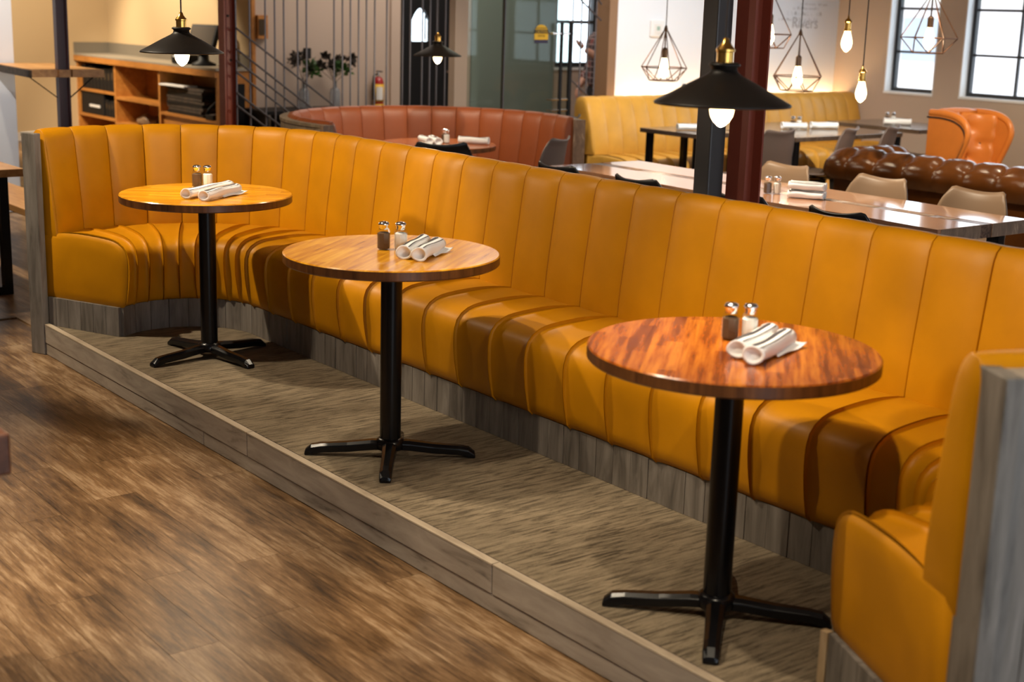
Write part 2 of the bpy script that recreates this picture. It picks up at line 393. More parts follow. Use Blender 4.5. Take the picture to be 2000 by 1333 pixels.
# individually laid planks in the foreground
pl_meshes = []
for L in (1.2, 0.62):
    b = B(); box(b, 0, L - 0.0011, 0, 0.1489, -0.010, 0.0)
    pl_meshes.append(mesh_of(b, 'floor_plank', M['plankfloor']))
rows = 0
for r_ in range(13):
    y = 0.405 + 0.15 * r_
    x = -9.9 + random.random() * 1.1
    xe = -1.2
    while x < xe:
        o = link('floor_plank', pl_meshes[0], floor); o.location = (x, y, 0); x += 1.2
for r_ in range(5):
    y = 2.355 + 0.15 * r_
    x = -11.6 + random.random() * 1.1
    while x < -7.2 - 1.2:
        o = link('floor_plank', pl_meshes[0], floor); o.location = (x, y, 0); x += 1.2
    while x < -7.15 - 0.6:
        o = link('floor_plank', pl_meshes[1], floor); o.location = (x, y, 0); x += 0.62
struct('ceiling', box(box(B(), XV - 0.15, 3.15, -4.1, 12.45, H, H + 0.1), -17.45, XV - 0.15, -4.1, 7.12, H, H + 0.1), M['ceil'])
def wall(name, axis, c0, c1, a0, a1, z0, z1, holes, m):
    """axis 'X': wall spans Y a0..a1 at X c0..c1"""
    b = B(); cuts = sorted(set([a0, a1] + [h[0] for h in holes] + [h[1] for h in holes]))
    for p, q in zip(cuts, cuts[1:]):
        mid = (p + q) / 2; hs = [h for h in holes if h[0] < mid < h[1]]
        spans = [(z0, z1)]
        for h in hs:
            ns = []
            for s0, s1 in spans:
                if h[2] > s0: ns.append((s0, min(h[2], s1)))
                if h[3] < s1: ns.append((max(h[3], s0), s1))
            spans = ns
        for s0, s1 in spans:
            if s1 - s0 < 1e-4: continue
            if axis == 'X': box(b, c0, c1, p, q, s0, s1)
            else: box(b, p, q, c0, c1, s0, s1)
    return struct(name, b, m)
YW = 12.23
wall('wall_back', 'X', -10.30, -10.15, 9.06, YW, 0, H, [], M['wallwhite'])
w1 = (-9.47, -8.86, 1.0, 2.75); w2 = (-8.55, -6.9, 1.0, 2.75); w3 = (-6.3, -4.4, 1.0, 2.75); w4 = (-3.8, -1.9, 1.0, 2.75)
wall('wall_right', 'Y', YW, YW + 0.22, -13.4, 3, 0, H, [w1, w2, w3, w4], M['walltan'])
for i, w in enumerate((w1, w2, w3, w4)):
    b = B(); t = 0.05
    y0, y1 = YW + 0.10, YW + 0.15
    for x0, x1, z0, z1 in ((w[0], w[0] + t, w[2], w[3]), (w[1] - t, w[1], w[2], w[3]), (w[0] + t, w[1] - t, w[2], w[2] + t), (w[0] + t, w[1] - t, w[3] - t, w[3])):
        box(b, x0, x1, y0, y1, z0, z1)
    win = struct('window_%d' % (i + 1), b, M['frame'])
    nx = 1 if i == 0 else 3
    for kx in range(1, nx):
        x = w[0] + (w[1] - w[0]) * kx / nx
        obj('glazing_bar', box(B(), x - 0.012, x + 0.012, y0 + 0.01, y1 - 0.01, w[2] + t, w[3] - t), M['frame'], win)
    for kz in range(1, 4):
        z = w[2] + (w[3] - w[2]) * kz / 4 - 0.02
        obj('glazing_bar', box(B(), w[0] + t, w[1] - t, y0 + 0.012, y1 - 0.012, z - 0.012, z + 0.012), M['frame'], win)
    obj('window_pane', box(B(), w[0] + t, w[1] - t, y0 + 0.022, y0 + 0.028, w[2] + t, w[3] - t), M['pane'], win)
    # painted reveal lining
    b = B()
    box(b, w[0] - 0.001, w[0] + 0.012, YW - 0.004, y0, w[2], w[3]); box(b, w[1] - 0.012, w[1] + 0.001, YW - 0.004, y0, w[2], w[3])
    box(b, w[0], w[1], YW - 0.012, y0, w[2] - 0.012, w[2] + 0.012)
    obj('window_sill', b, M['sill'], win)
# vestibule at the far left of the white wall
struct('trim_1', box(B(), -10.32, -10.14, 8.955, 9.058, 0, H), M['trimbrown'], bevel=0.004)
XV = -13.4
gd = (8.74, 9.52, 0.0, 2.35)
vw = (10.98, 11.66, 1.06, 2.9)
wall('wall_left', 'X', XV - 0.15, XV, 6.97, 12.23, 0, H, [gd, vw], M['walltan'])
struct('trim_2', (lambda b: (box(b, XV - 0.02, XV + 0.03, 8.62, 8.74, 0, 2.45), box(b, XV - 0.02, XV + 0.03, 9.52, 9.70, 0, 2.45), box(b, XV - 0.02, XV + 0.03, 8.74, 9.52, 2.35, 2.45), b)[-1])(B()), M['walltan'])
struct('wall_rear', box(B(), -17.45, XV - 0.151, 6.97, 7.12, 0, H), M['wallgold'])
struct('wall_far', box(B(), -17.45, -17.3, -4, 6.97, 0, H), M['wallgold'])
struct('baseboard_far', box(B(), -17.3, -17.28, -4, 6.5, 0, 0.10), M['base'])
struct('trim_3', box(B(), XV - 0.06, XV + 0.015, 6.93, 6.968, 0, H), M['orangewood'])
# grey-green panelled inner wall seen through the glass
struct('wall_inner', box(B(), XV + 0.002, XV + 0.02, 9.72, 10.95, 0, H), M['wallgrey'])
# white pillar, left edge of the picture
struct('wall_stub', box(B(), -12.6, -11.58, 2.9, 3.87, 0, H), M['wallwhite'])
wall('wall_near', 'Y', -4.1, -4.0, -18, 3, 0, H, [], M['walltan'])
wall('wall_front', 'X', 3.0, 3.15, -4, 12.23, 0, H, [(-0.6, 4.2, 0.3, 3.0), (7.0, 9.6, 0.5, 2.9)], M['walltan'])
b = B()
for w in (vw,):
    for y0, y1, z0, z1 in ((w[0], w[0] + 0.05, w[2], w[3]), (w[1] - 0.07, w[1], w[2], w[3]), (w[0] + 0.05, w[1] - 0.07, w[2], w[2] + 0.06), (w[0] + 0.05, w[1] - 0.07, 1.58, 1.62)):
        box(b, XV - 0.1, XV - 0.03, y0, y1, z0, z1)
vwin = struct('window_5', b, M['frame'])
obj('window_pane', box(B(), XV - 0.07, XV - 0.064, vw[0] + 0.04, vw[1] - 0.06, vw[2] + 0.04, vw[3]), M['pane'], vwin)
obj('window_sill', box(B(), XV - 0.03, XV + 0.02, vw[0] - 0.02, vw[1] + 0.02, vw[2] - 0.03, vw[2]), M['sill'], vwin)
# black door with pointed-arch light
def arch_pts(y0, y1, z0, zs, zt, n=8):
    yc = (y0 + y1) / 2; pts = [(y0, z0), (y0, zs)]
    for i in range(1, n): 
        t = i / n; pts.append((y0 + (yc - y0) * t, zs + (zt - zs) * math.sin(t * PI / 2) ** 0.9))
    pts.append((yc, zt))
    for i in range(n - 1, 0, -1):
        t = i / n; pts.append((y1 - (y1 - yc) * t, zs + (zt - zs) * math.sin(t * PI / 2) ** 0.9))
    pts += [(y1, zs), (y1, z0)]
    return pts
b = B()
ap = arch_pts(8.930, 9.165, 1.35, 1.58, 1.715)
outer = [(8.745, 0.0), (8.745, 2.345), (9.515, 2.345), (9.515, 0.0)]
yc = 9.0475
# left half and right half as polygons round the light
k2 = len(ap) // 2
lh = [(8.745, 0.0), (8.745, 2.345), (yc, 2.345)] + [ap[i] for i in range(k2, -1, -1)] + [(yc, 1.35), (yc, 0.0)]
rh = [(9.515, 0.0), (yc, 0.0), (yc, 1.35)] + [ap[i] for i in range(len(ap) - 1, k2 - 1, -1)] + [(yc, 2.345), (9.515, 2.345)]
for poly in (lh, rh):
    f0 = [b.verts.new((XV - 0.03, p[0], p[1])) for p in poly]; f1 = [b.verts.new((XV - 0.075, p[0], p[1])) for p in poly]
    b.faces.new(f0); b.faces.new(f1[::-1])
    for i in range(len(poly)): b.faces.new((f0[i], f0[(i + 1) % len(poly)], f1[(i + 1) % len(poly)], f1[i]))
d1 = struct('door_1', b, M['blackmatte'])
b = B(); f0 = [b.verts.new((XV - 0.05, p[0], p[1])) for p in ap]; f1 = [b.verts.new((XV - 0.056, p[0], p[1])) for p in ap]
b.faces.new(f0); b.faces.new(f1[::-1])
for i in range(len(ap)): b.faces.new((f0[i], f0[(i + 1) % len(ap)], f1[(i + 1) % len(ap)], f1[i]))
obj('arched_pane', b, M['pane'], d1)
obj('glazing_bar', box(B(), XV - 0.06, XV - 0.045, 9.115, 9.13, 1.36, 1.64), M['blackmatte'], d1)
obj('door_handle', tube(B(), [(XV - 0.03, 9.44, 1.02), (XV + 0.03, 9.44, 1.02), (XV + 0.03, 9.36, 1.02)], 0.011), M['chrome'], d1)
# exterior seen through the windows
bo = thing('building', 'pale rendered building seen far off through the windows', 'building', (-16, 34, -1))
obj('wall', box(B(), -16, 26, 0, 6, 0, 3.2), M['outside'], bo)
for k_ in range(9):
    obj('window', box(B(), -14 + k_ * 4.2, -12.4 + k_ * 4.2, -0.06, 0.02, 1.6, 2.8), M['outwin'], bo)
obj('roof', box(B(), -16.4, 26.4, -0.4, 6.4, 3.2, 3.5), M['base'], bo)

# glass vestibule screen
XG = -10.25
gl = thing('glass_screen', 'clear glass panel beside the glass door in the entrance screen', 'glass panel', (XG, 7.58, 0))
obj('glass_pane', box(B(), -0.006, 0.006, -0.20, 0.215, 0.02, 2.6), M['pane_tint'], gl)
obj('edge_post', box(B(), -0.05, 0.04, -0.34, -0.205, 0, H), M['walltan'], gl)
obj('edge_strip', box(B(), -0.02, 0.02, 0.216, 0.224, 0.02, 2.6), M['rod'], gl)
gdr = thing('glass_door', 'frameless glass door with yellow caution decal and long black pull handles', 'door', (XG, 8.15, 0))
obj('glass_leaf', box(B(), -0.006, 0.006, -0.335, 0.40, 0.02, 2.6), M['pane_tint'], gdr)
for y, z0, z1, r_ in ((0.265, 0.78, 1.62, 0.017), (0.375, 0.66, 1.63, 0.022)):
    obj('pull_handle', cyl(B(), (0.07, y, z0), (0.07, y, z1), r_), M['blackmatte'], gdr)
b = B()
for z in (0.83, 0.93, 1.53): cyl(b, (0.0, 0.17, z), (0.075, 0.17, z), 0.008); cyl(b, (0.07, 0.17, z), (0.07, 0.40, z), 0.010)
obj('handle_standoff', b, M['chrome'], gdr)
dc = obj('caution_decal', B(), M['yellow'], gdr)
b = B()
pts = [(0.075 + 0.08 * math.cos(a), 1.53 + 0.075 * math.sin(a)) for a in [PI * i / 12 for i in range(13)]]
poly = [(0.155, 1.47)] + pts + [(-0.005, 1.47)]
fr = [b.verts.new((0.0085, p[0], p[1])) for p in poly]; bk = [b.verts.new((0.0065, p[0], p[1])) for p in poly]
b.faces.new(fr); b.faces.new(bk[::-1])
for i in range(len(poly)): b.faces.new((fr[i], fr[(i + 1) % len(poly)], bk[(i + 1) % len(poly)], bk[i]))
dc.data = mesh_of(b, 'caution_decal', M['yellow'])
obj('decal_band', box(B(), 0.0085, 0.0095, -0.008, 0.158, 1.525, 1.558), M['ink'], dc)
obj('decal_base', box(B(), 0.0065, 0.0090, -0.004, 0.154, 1.438, 1.470), M['decal_blue'], dc)
def text(s, size, m, parent, loc, rot, name='lettering', align='CENTER', ext=0.0006):
    cu = bpy.data.curves.new(name, 'FONT'); cu.body = s; cu.size = size; cu.align_x = align; cu.extrude = ext
    t = bpy.data.objects.new('tmp_text', cu); COL.objects.link(t)
    me = bpy.data.meshes.new_from_object(t.evaluated_get(bpy.context.evaluated_depsgraph_get()))
    bpy.data.objects.remove(t); me.materials.clear(); me.materials.append(m)
    o = link(name, me, parent); o.location = loc; o.rotation_euler = rot
    return o
RX = (PI / 2, 0, PI / 2)
text('AUTOMATIC', 0.026, M['ink'], dc, (0.0095, 0.075, 1.563), RX)
text('CAUTION', 0.031, M['yellow'], dc, (0.0105, 0.075, 1.530), RX)
text('DOOR', 0.028, M['ink'], dc, (0.0095, 0.075, 1.495), RX)

# decorative screen of steel rods with slanting rails (left of the glass) and its short run at right
def rod_screen(name, label, xs, y_of, rails, parent_loc):
    t = thing(name, label, 'metal screen', parent_loc)
    for y in xs: obj('rod', cyl(B(), (0, y, 0), (0, y, H), 0.0075, n=8), M['rod'], t)
    for (ya, za, yb, zb) in rails: obj('slanting_rail', cyl(B(), (0.016, ya, za), (0.016, yb, zb), 0.0085, n=8), M['rod'], t)
    obj('floor_rail', box(B(), -0.02, 0.02, xs[0] - 0.05, xs[-1] + 0.05, 0.0, 0.03), M['rod'], t)
    return t
ly = [5.166, 5.285, 5.423, 5.507, 5.588, 5.712, 5.794, 6.051, 6.131, 6.207, 6.286, 6.362, 6.443, 6.562, 6.723, 6.800, 6.923, 7.003, 7.075, 7.165]
# rails: slope measured dz/dy
rails = []
for z0 in (1.53, 1.37, 1.28, 1.19, 1.03, 0.93):
    rails.append((5.16, z0, 6.30, z0 - 1.14 * 0.70))
rod_screen('rod_screen', 'grey steel rod screen with slanting rails between red column and entrance', ly, None, rails, (XG, 0, 0))
rod_screen('rod_screen', 'short run of grey steel rods in front of the person in plaid', [8.60, 8.705, 8.79, 8.885], None, [(8.58, 1.90, 8.93, 1.655), (8.60, 1.10, 8.80, 0.96), (8.78, 1.95, 8.93, 1.80)], (XG, 0, 0))

# ------------------------------------------------------------------ raised platform
plat = struct('trim_4', box(B(), -6.76, -1.42, 2.40, 3.72, 0.0, ZP - 0.008), M['darkfloor'])
plat.name = 'floor_platform'
cp = obj('carpet', box(B(), -6.76, -1.42, 2.392, 3.70, ZP - 0.008, ZP), M['carpet'], plat)
bx = [(-6.775, -4.62), (-4.616, -3.072), (-3.068, -1.43)]
for x0, x1 in bx: obj('fascia_board', box(B(), x0, x1, 2.345, 2.385, 0.060, ZP + 0.004), M['grey_h'], plat, bevel=0.003)
for x0, x1 in bx: obj('top_edge', box(B(), x0, x1, 2.3445, 2.372, ZP + 0.0045, ZP + 0.010), M['edgewood'], plat)
for x0, x1 in ((-6.775, -5.0), (-4.996, -2.35), (-2.346, -1.43)): obj('fascia_board', box(B(), x0, x1, 2.348, 2.385, 0.002, 0.058), M['grey_h'], plat, bevel=0.002)

# ------------------------------------------------------------------ channelled upholstery
def prof_resample(pts, n):
    d = [0]
    for a, c in zip(pts, pts[1:]): d.append(d[-1] + math.hypot(c[0] - a[0], c[1] - a[1]))
    # catmull-rom through the points
    def at(t):
        s = t * d[-1]; i = 0
        while i < len(pts) - 2 and d[i + 1] < s: i += 1
        u = (s - d[i]) / (d[i + 1] - d[i])
        p0 = pts[max(i - 1, 0)]; p1 = pts[i]; p2 = pts[i + 1]; p3 = pts[min(i + 2, len(pts) - 1)]
        return tuple(0.5 * ((2 * p1[q]) + (-p0[q] + p2[q]) * u + (2 * p0[q] - 5 * p1[q] + 4 * p2[q] - p3[q]) * u * u + (-p0[q] + 3 * p1[q] - 3 * p2[q] + p3[q]) * u ** 3) for q in (0, 1))
    return [at(i / n) for i in range(n + 1)]
def channel_bm(P, s0, s1, prof, bulge, nu=14, flip=1, gap=0.0016, pw=6.0, endfade=0.35, topfade=0.0):
    """one stitched channel: padded crown, edges tucked down into a narrow stitched slit"""
    nv = len(prof) - 1; b = B(); V = []
    p, q = P(s0, prof[nv // 2][0]), P(s1, prof[nv // 2][0]); g = gap / max(math.hypot(q[0] - p[0], q[1] - p[1]), 0.02)
    ts = [(g, -0.012)] + [(g + (1 - 2 * g) * (0.5 - 0.5 * math.cos(PI * i / nu)), 0.0) for i in range(nu + 1)] + [(1 - g, -0.012)]
    for t, tuck in ts:
        bl = bulge * (1 - abs(2 * t - 1) ** pw) + tuck
        row = []
        for j, (d, z) in enumerate(prof):
            a = prof[max(j - 1, 0)]; c = prof[min(j + 1, nv)]
            nx, nz = (c[1] - a[1]), -(c[0] - a[0]); L = math.hypot(nx, nz) or 1
            nx, nz = nx / L * flip, nz / L * flip
            fade = min(1.0, endfade + 4.0 * min(j, nv - j) / nv) * (1 - topfade * max(0.0, nz))
            x, y = P(s0 + (s1 - s0) * t, d + nx * bl * fade)
            row.append(b.verts.new((x, y, z + nz * bl * fade)))
        V.append(row)
    for i in range(len(ts) - 1):
        for j in range(nv): b.faces.new((V[i][j], V[i + 1][j], V[i + 1][j + 1], V[i][j + 1]))
    return b
def endcap_bm(P, s, prof, ds, puff=0.02):
    b = B(); o = []; i_ = []
    cx = sum(p[0] for p in prof) / len(prof); cz = sum(p[1] for p in prof) / len(prof)
    levels = [(1.0, 0.0), (0.93, 0.5), (0.80, 0.85), (0.4, 1.0)]
    rings = []
    for sc, pf in levels:
        row = []
        for d, z in prof:
            q = P(s, cx + (d - cx) * sc); q2 = P(s - ds * 0.01, cx + (d - cx) * sc)
            tx, ty = q[0] - q2[0], q[1] - q2[1]; L = math.hypot(tx, ty) or 1
            row.append(b.verts.new((q[0] + tx / L * puff * pf, q[1] + ty / L * puff * pf, cz + (z - cz) * sc)))
        rings.append(row)
    n = len(prof)
    for A, C in zip(rings, rings[1:]):
        for k_ in range(n): b.faces.new((A[k_], A[(k_ + 1) % n], C[(k_ + 1) % n], C[k_]))
    b.faces.new(rings[-1])
    return b
BACK = prof_resample([(0.735, 0.585), (0.735, 0.62), (0.748, 0.75), (0.768, 0.90), (0.785, 1.02), (0.797, 1.078), (0.820, 1.105), (0.848, 1.104), (0.868, 1.085), (0.874, 1.05), (0.874, 0.98)], 26)
SEAT = prof_resample([(0.76, 0.600), (0.72, 0.612), (0.60, 0.618), (0.45, 0.612), (0.37, 0.600), (0.322, 0.572), (0.302, 0.53), (0.300, 0.45), (0.312, 0.34), (0.322, 0.300), (0.345, 0.285), (0.40, 0.283)], 26)
def make_path(C1, C2, I1, O1, I2, O2):
    def cross(C, I, O, d):
        ix, iy = I[0] - C[0], I[1] - C[1]; dx, dy = O[0] - I[0], O[1] - I[1]
        a = dx * dx + dy * dy; bb = 2 * (ix * dx + iy * dy); cc = ix * ix + iy * iy - d * d
        D = max(bb * bb - 4 * a * cc, 0); t = (-bb + math.sqrt(D)) / (2 * a)
        return math.atan2(iy + t * dy, ix + t * dx)
    def P(s, d):
        if s < 0:
            th = cross(C1, I1, O1, d)
            if th < 0: th += 2 * PI
            a = PI / 2 + (-s) * (th - PI / 2)
            return (C1[0] + d * math.cos(a), C1[1] + d * math.sin(a))
        if s <= 1: return (C1[0] + (C2[0] - C1[0]) * s, C1[1] + d)
        th = cross(C2, I2, O2, d)
        a = PI / 2 + (s - 1) * (th - PI / 2)
        return (C2[0] + d * math.cos(a), C2[1] + d * math.sin(a))
    return P
C1 = (-6.10, 2.80); C2 = (-2.28, 2.80)
PA = make_path(C1, C2, (-6.36, 2.585), (-6.80, 2.385), (-2.09, 2.63), (-1.50, 2.34))
LS = C2[0] - C1[0]; LA = 0.855 * R(118)
def s_of(x): return (x - C1[0]) / LS if x >= C1[0] else -(C1[0] - x) / LA
seams = []
rem = (LA + (-5.876 - C1[0])) / 10
for k_ in range(10, 0, -1): seams.append(s_of(-5.876 - rem * k_))
for k_ in range(-8, 9): seams.append(s_of(-4.106 + 0.22125 * k_))
LA2 = 0.855 * R(120); rem2 = (LA2 + (C2[0] + 2.336)) / 9
for k_ in range(1, 10):
    q = rem2 * k_ - (C2[0] + 2.336); seams.append(1 + q / LA2)
seams[0] = -1.0; seams[-1] = 2.0
bq = thing('banquette', 'long curved amber leather banquette with channel tufting on a grey plank base', 'banquette')
def upholster(root, P, seams, back, seat, m, bb=0.016, sb=0.012, caps=True):
    for i, (a, c) in enumerate(zip(seams, seams[1:])):
        obj('back_channel', channel_bm(P, a, c, back, bb, flip=-1, pw=3.2, topfade=0.72), m, root, smooth=True)
        obj('seat_channel', channel_bm(P, a, c, seat, sb, flip=-1, pw=5.0, endfade=0.0), m, root, smooth=True)
    if caps:
        for s, ds in ((seams[0], -1), (seams[-1], 1)):
            cb = back + [(back[-1][0], back[0][1] - 0.02), (back[0][0], back[0][1] - 0.02)]
            obj('back_end_panel', endcap_bm(P, s, cb, -ds * -1, 0.012), m, root, smooth=True)
            cs = seat + [(back[-1][0] - 0.01, seat[-1][1]), (back[-1][0] - 0.01, seat[0][1])]
            obj('seat_end_panel', endcap_bm(P, s, cs, -ds * -1, 0.014), m, root, smooth=True)
upholster(bq, PA, seams, BACK, SEAT, M['amber'])
# plinth of upright planks, each board its own piece
def strip_board(P, s0, s1, d0, d1, z0, z1, nseg=2):
    b = B(); pts = [P(s0 + (s1 - s0) * i / nseg, d0) for i in range(nseg + 1)] + [P(s1 - (s1 - s0) * i / nseg, d1) for i in range(nseg + 1)]
    return prism(b, pts, z0, z1)
def core(P, sa, sb_, d0, d1, z0, z1, n):
    b = B(); A = [P(sa + (sb_ - sa) * i / n, d0) for i in range(n + 1)]; C = [P(sa + (sb_ - sa) * i / n, d1) for i in range(n + 1)]
    lo = [[b.verts.new((*p, z0)) for p in q] for q in (A, C)]; hi = [[b.verts.new((*p, z1)) for p in q] for q in (A, C)]
    for i in range(n):
        b.faces.new((hi[0][i], hi[0][i + 1], hi[1][i + 1], hi[1][i])); b.faces.new((lo[0][i], lo[0][i + 1], lo[1][i + 1], lo[1][i]))
        b.faces.new((lo[0][i], lo[0][i + 1], hi[0][i + 1], hi[0][i])); b.faces.new((lo[1][i], lo[1][i + 1], hi[1][i + 1], hi[1][i]))
    for i in (0, n): b.faces.new((lo[0][i], hi[0][i], hi[1][i], lo[1][i]))
    return b
plinth = obj('plinth', core(PA, -0.99, 1.99, 0.365, 0.72, ZP + 0.001, 0.30, 60), M['gap'], bq)
def boards(root, name, P, sa, sb_, w_of, d0, d1, z0, z1, m, gap=0.014, jit=0.0016, bev=0.0):
    s = sa; n = max(1, round(abs(sb_ - sa) / w_of))
    for i in range(n):
        a = sa + (sb_ - sa) * i / n; c = sa + (sb_ - sa) * (i + 1) / n; g = (c - a) * gap
        j = random.uniform(-jit, jit)
        obj(name, strip_board(P, a + g, c - g, d0 + j, d1, z0, z1), m, root)
boards(plinth, 'plank', PA, 0.0, 1.0, 0.088 / LS, 0.335, 0.364, ZP + 0.001, 0.29, M['grey_v'])
boards(plinth, 'plank', PA, -1.0, 0.0, 0.0905 / (0.335 * R(128)), 0.335, 0.364, ZP + 0.001, 0.29, M['grey_v'])
boards(plinth, 'plank', PA, 1.0, 2.0, 0.0905 / (0.335 * R(128)), 0.335, 0.364, ZP + 0.001, 0.29, M['grey_v'])
def endboards(P, s, sg, root):
    d = 0.35
    while d < 0.76:
        a = P(s, d); c = P(s, min(d + 0.078, 0.80)); e = (c[0] - a[0], c[1] - a[1]); L = math.hypot(*e); n_ = (e[1] / L * sg, -e[0] / L * sg)
        pts = [a, c, (c[0] + n_[0] * 0.018, c[1] + n_[1] * 0.018), (a[0] + n_[0] * 0.018, a[1] + n_[1] * 0.018)]
        obj('plank', prism(B(), pts, ZP + 0.001, 0.288), M['grey_v'], root); d += 0.0805
endboards(PA, -1.0, -1, plinth); endboards(PA, 2.0, 1, plinth)
a = PA(2.0, 0.335); obj('corner_batten', box(B(), a[0] - 0.022, a[0] + 0.0, a[1] - 0.022, a[1] - 0.002, ZP + 0.001, 0.285), M['raw'], bq)
# back shell of upright boards and end posts
shell = obj('back_shell', core(PA, -0.995, 1.995, 0.872, 0.905, 0.002, 1.065, 80), M['gap'], bq)
boards(shell, 'plank', PA, -0.997, 0.0, 0.092 / LA / 1.08, 0.906, 0.93, 0.002, 1.07, M['grey_v'], jit=0.001)
boards(shell, 'plank', PA, 0.0, 1.0, 0.092 / LS, 0.906, 0.93, 0.002, 1.07, M['grey_v'], jit=0.001)
boards(shell, 'plank', PA, 1.0, 1.997, 0.092 / LA / 1.08, 0.906, 0.955, 0.002, 1.07, M['grey_v'], jit=0.001)
obj('top_cap', core(PA, -0.998, 1.998, 0.874, 0.958, 1.068, 1.088, 80), M['grey_h'], bq)
def post(name, pin, pout, back, z1):
    e = Vector((pout[0] - pin[0], pout[1] - pin[1])); n_ = Vector((-e.y, e.x)).normalized() * back
    obj(name, prism(B(), [pin, pout, (pout[0] + n_.x, pout[1] + n_.y), (pin[0] + n_.x, pin[1] + n_.y)], 0.001, z1), M['grey_v'], bq, bevel=0.003)
post('end_post', (-6.762, 2.337), (-6.845, 2.302), -0.038, 1.0915)
post('end_post', (-1.545, 2.362), (-1.446, 2.309), 0.040, 1.0915)

# ------------------------------------------------------------------ round pedestal tables
def pedestal(name, label, c, z0, rot, armrot, m, R_=0.381, h=0.752, arm=0.31, group=None):
    t = thing(name, label, 'table', (c[0], c[1], z0), 0, group)
    b = B(); lathe(b, [(0, -0.036), (R_ - 0.004, -0.036), (R_, -0.032), (R_, -0.004), (R_ - 0.004, 0.0), (0, 0.0)], 96)
    tp = obj('tabletop', b, m, t, autos=True, loc=(0, 0, h), rz=rot)
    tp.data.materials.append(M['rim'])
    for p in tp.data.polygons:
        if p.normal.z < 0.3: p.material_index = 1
    obj('pole', cyl(B(), (0, 0, 0.05), (0, 0, h - 0.04), 0.038, n=32), M['black'], t, autos=True)
    obj('top_plate', cyl(B(), (0, 0, h - 0.048), (0, 0, h - 0.036), 0.12, n=24), M['blackmatte'], t)
    obj('hub', lathe(B(), [(0, 0.03), (0.052, 0.03), (0.056, 0.045), (0.050, 0.062), (0.040, 0.070), (0, 0.070)], 24), M['black'], t, smooth=True)
    for q in range(4):
        a = armrot + q * PI / 2; b = B(); secs = []
        for tt, w, zt, zb in ((0.02, 0.030, 0.062, 0.030), (0.07, 0.026, 0.060, 0.026), (0.5 * arm, 0.023, 0.050, 0.016), (0.8 * arm, 0.022, 0.044, 0.012), (0.92 * arm, 0.022, 0.038, 0.004), (0.99 * arm, 0.020, 0.020, 0.001), (arm, 0.017, 0.010, 0.001)):
            cs, sn = math.cos(a), math.sin(a); row = []
            for yy, zz in ((-w, zb), (-w, zt * 0.72 + zb * 0.28), (-w * 0.45, zt), (w * 0.45, zt), (w, zt * 0.72 + zb * 0.28), (w, zb)):
                row.append(b.verts.new((cs * tt - sn * yy, sn * tt + cs * yy, zz)))
            secs.append(row)
        for A, C in zip(secs, secs[1:]):
            for i in range(6): b.faces.new((A[i], A[(i + 1) % 6], C[(i + 1) % 6], C[i]))
        b.faces.new(secs[0]); b.faces.new(secs[-1][::-1])
        obj('foot_arm', b, M['black'], t, bevel=0.003)
    return t
T1, T2, T3 = (-5.80, 2.765), (-4.119, 2.666), (-2.461, 2.651)
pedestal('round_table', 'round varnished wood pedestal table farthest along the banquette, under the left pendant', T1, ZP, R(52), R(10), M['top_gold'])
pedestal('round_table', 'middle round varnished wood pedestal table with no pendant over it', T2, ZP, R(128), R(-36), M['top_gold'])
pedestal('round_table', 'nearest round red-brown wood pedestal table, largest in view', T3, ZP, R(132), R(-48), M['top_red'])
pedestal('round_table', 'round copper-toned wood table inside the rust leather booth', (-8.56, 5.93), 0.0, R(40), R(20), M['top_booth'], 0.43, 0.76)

# ------------------------------------------------------------------ shakers
def make_shaker(kind, label):
    t = thing('%s_shaker' % kind, label, 'shaker'); t.scale = (1.18, 1.18, 1.0)
    def octo(r0, r1, z0, z1, zs, rs, m, name, n=8):
        b = B(); lathe(b, [(0, z0), (r0, z0), (r1, z0 + 0.004), (r1, zs), (rs, z1), (0, z1)], n); return obj(name, b, m, t)
    octo(0.019, 0.021, 0.0, 0.078, 0.060, 0.0135, M['pane'], 'glass_body')
    octo(0.0165, 0.0185, 0.003, 0.062, 0.058, 0.014, M['salt' if kind == 'salt' else 'pepper'], 'contents')
    b = B(); lathe(b, [(0.0135, 0.072), (0.0135, 0.084), (0.0165, 0.087), (0.0168, 0.093), (0.012, 0.099), (0, 0.101)], 16)
    obj('lid', b, M['chrome'], t, smooth=True)
    return t
sh_src = {}
def shaker(kind, x, y, z, label):
    if kind not in sh_src: t = make_shaker(kind, label); sh_src[kind] = t
    else: t = copy_tree(sh_src[kind])
    t.location = (x, y, z); t['label'] = label; t['group'] = 'salt and pepper shakers on the tables'; t.rotation_euler = (0, 0, random.uniform(0, 0.7))
    return t
ZT = ZP + 0.7525
for (px, py), (qx, qy), z, wh in (((-6.03, 2.830), (-6.000, 2.868), ZT, 'farthest round table by the banquette'),
                              ((-4.170, 2.664), (-4.134, 2.712), ZT, 'middle round table by the banquette'),
                              ((-2.535, 2.715), (-2.500, 2.752), ZT, 'nearest round table by the banquette'),
                              ((-5.410, 6.025), (-5.378, 6.068), 0.761, 'communal table'),
                              ((-8.60, 6.02), (-8.545, 6.00), 0.761, 'table in the rust booth'),
                              ((-8.66, 9.92), (-8.63, 9.97), 0.761, 'dark table by the wall bench'),
                              ((-8.73, 11.36), (-8.70, 11.42), 0.761, 'dark table under the window')):
    shaker('pepper', px, py, z, 'glass pepper shaker with chrome lid on the ' + wh)
    shaker('salt', qx, qy, z, 'glass salt shaker with chrome lid on the ' + wh)

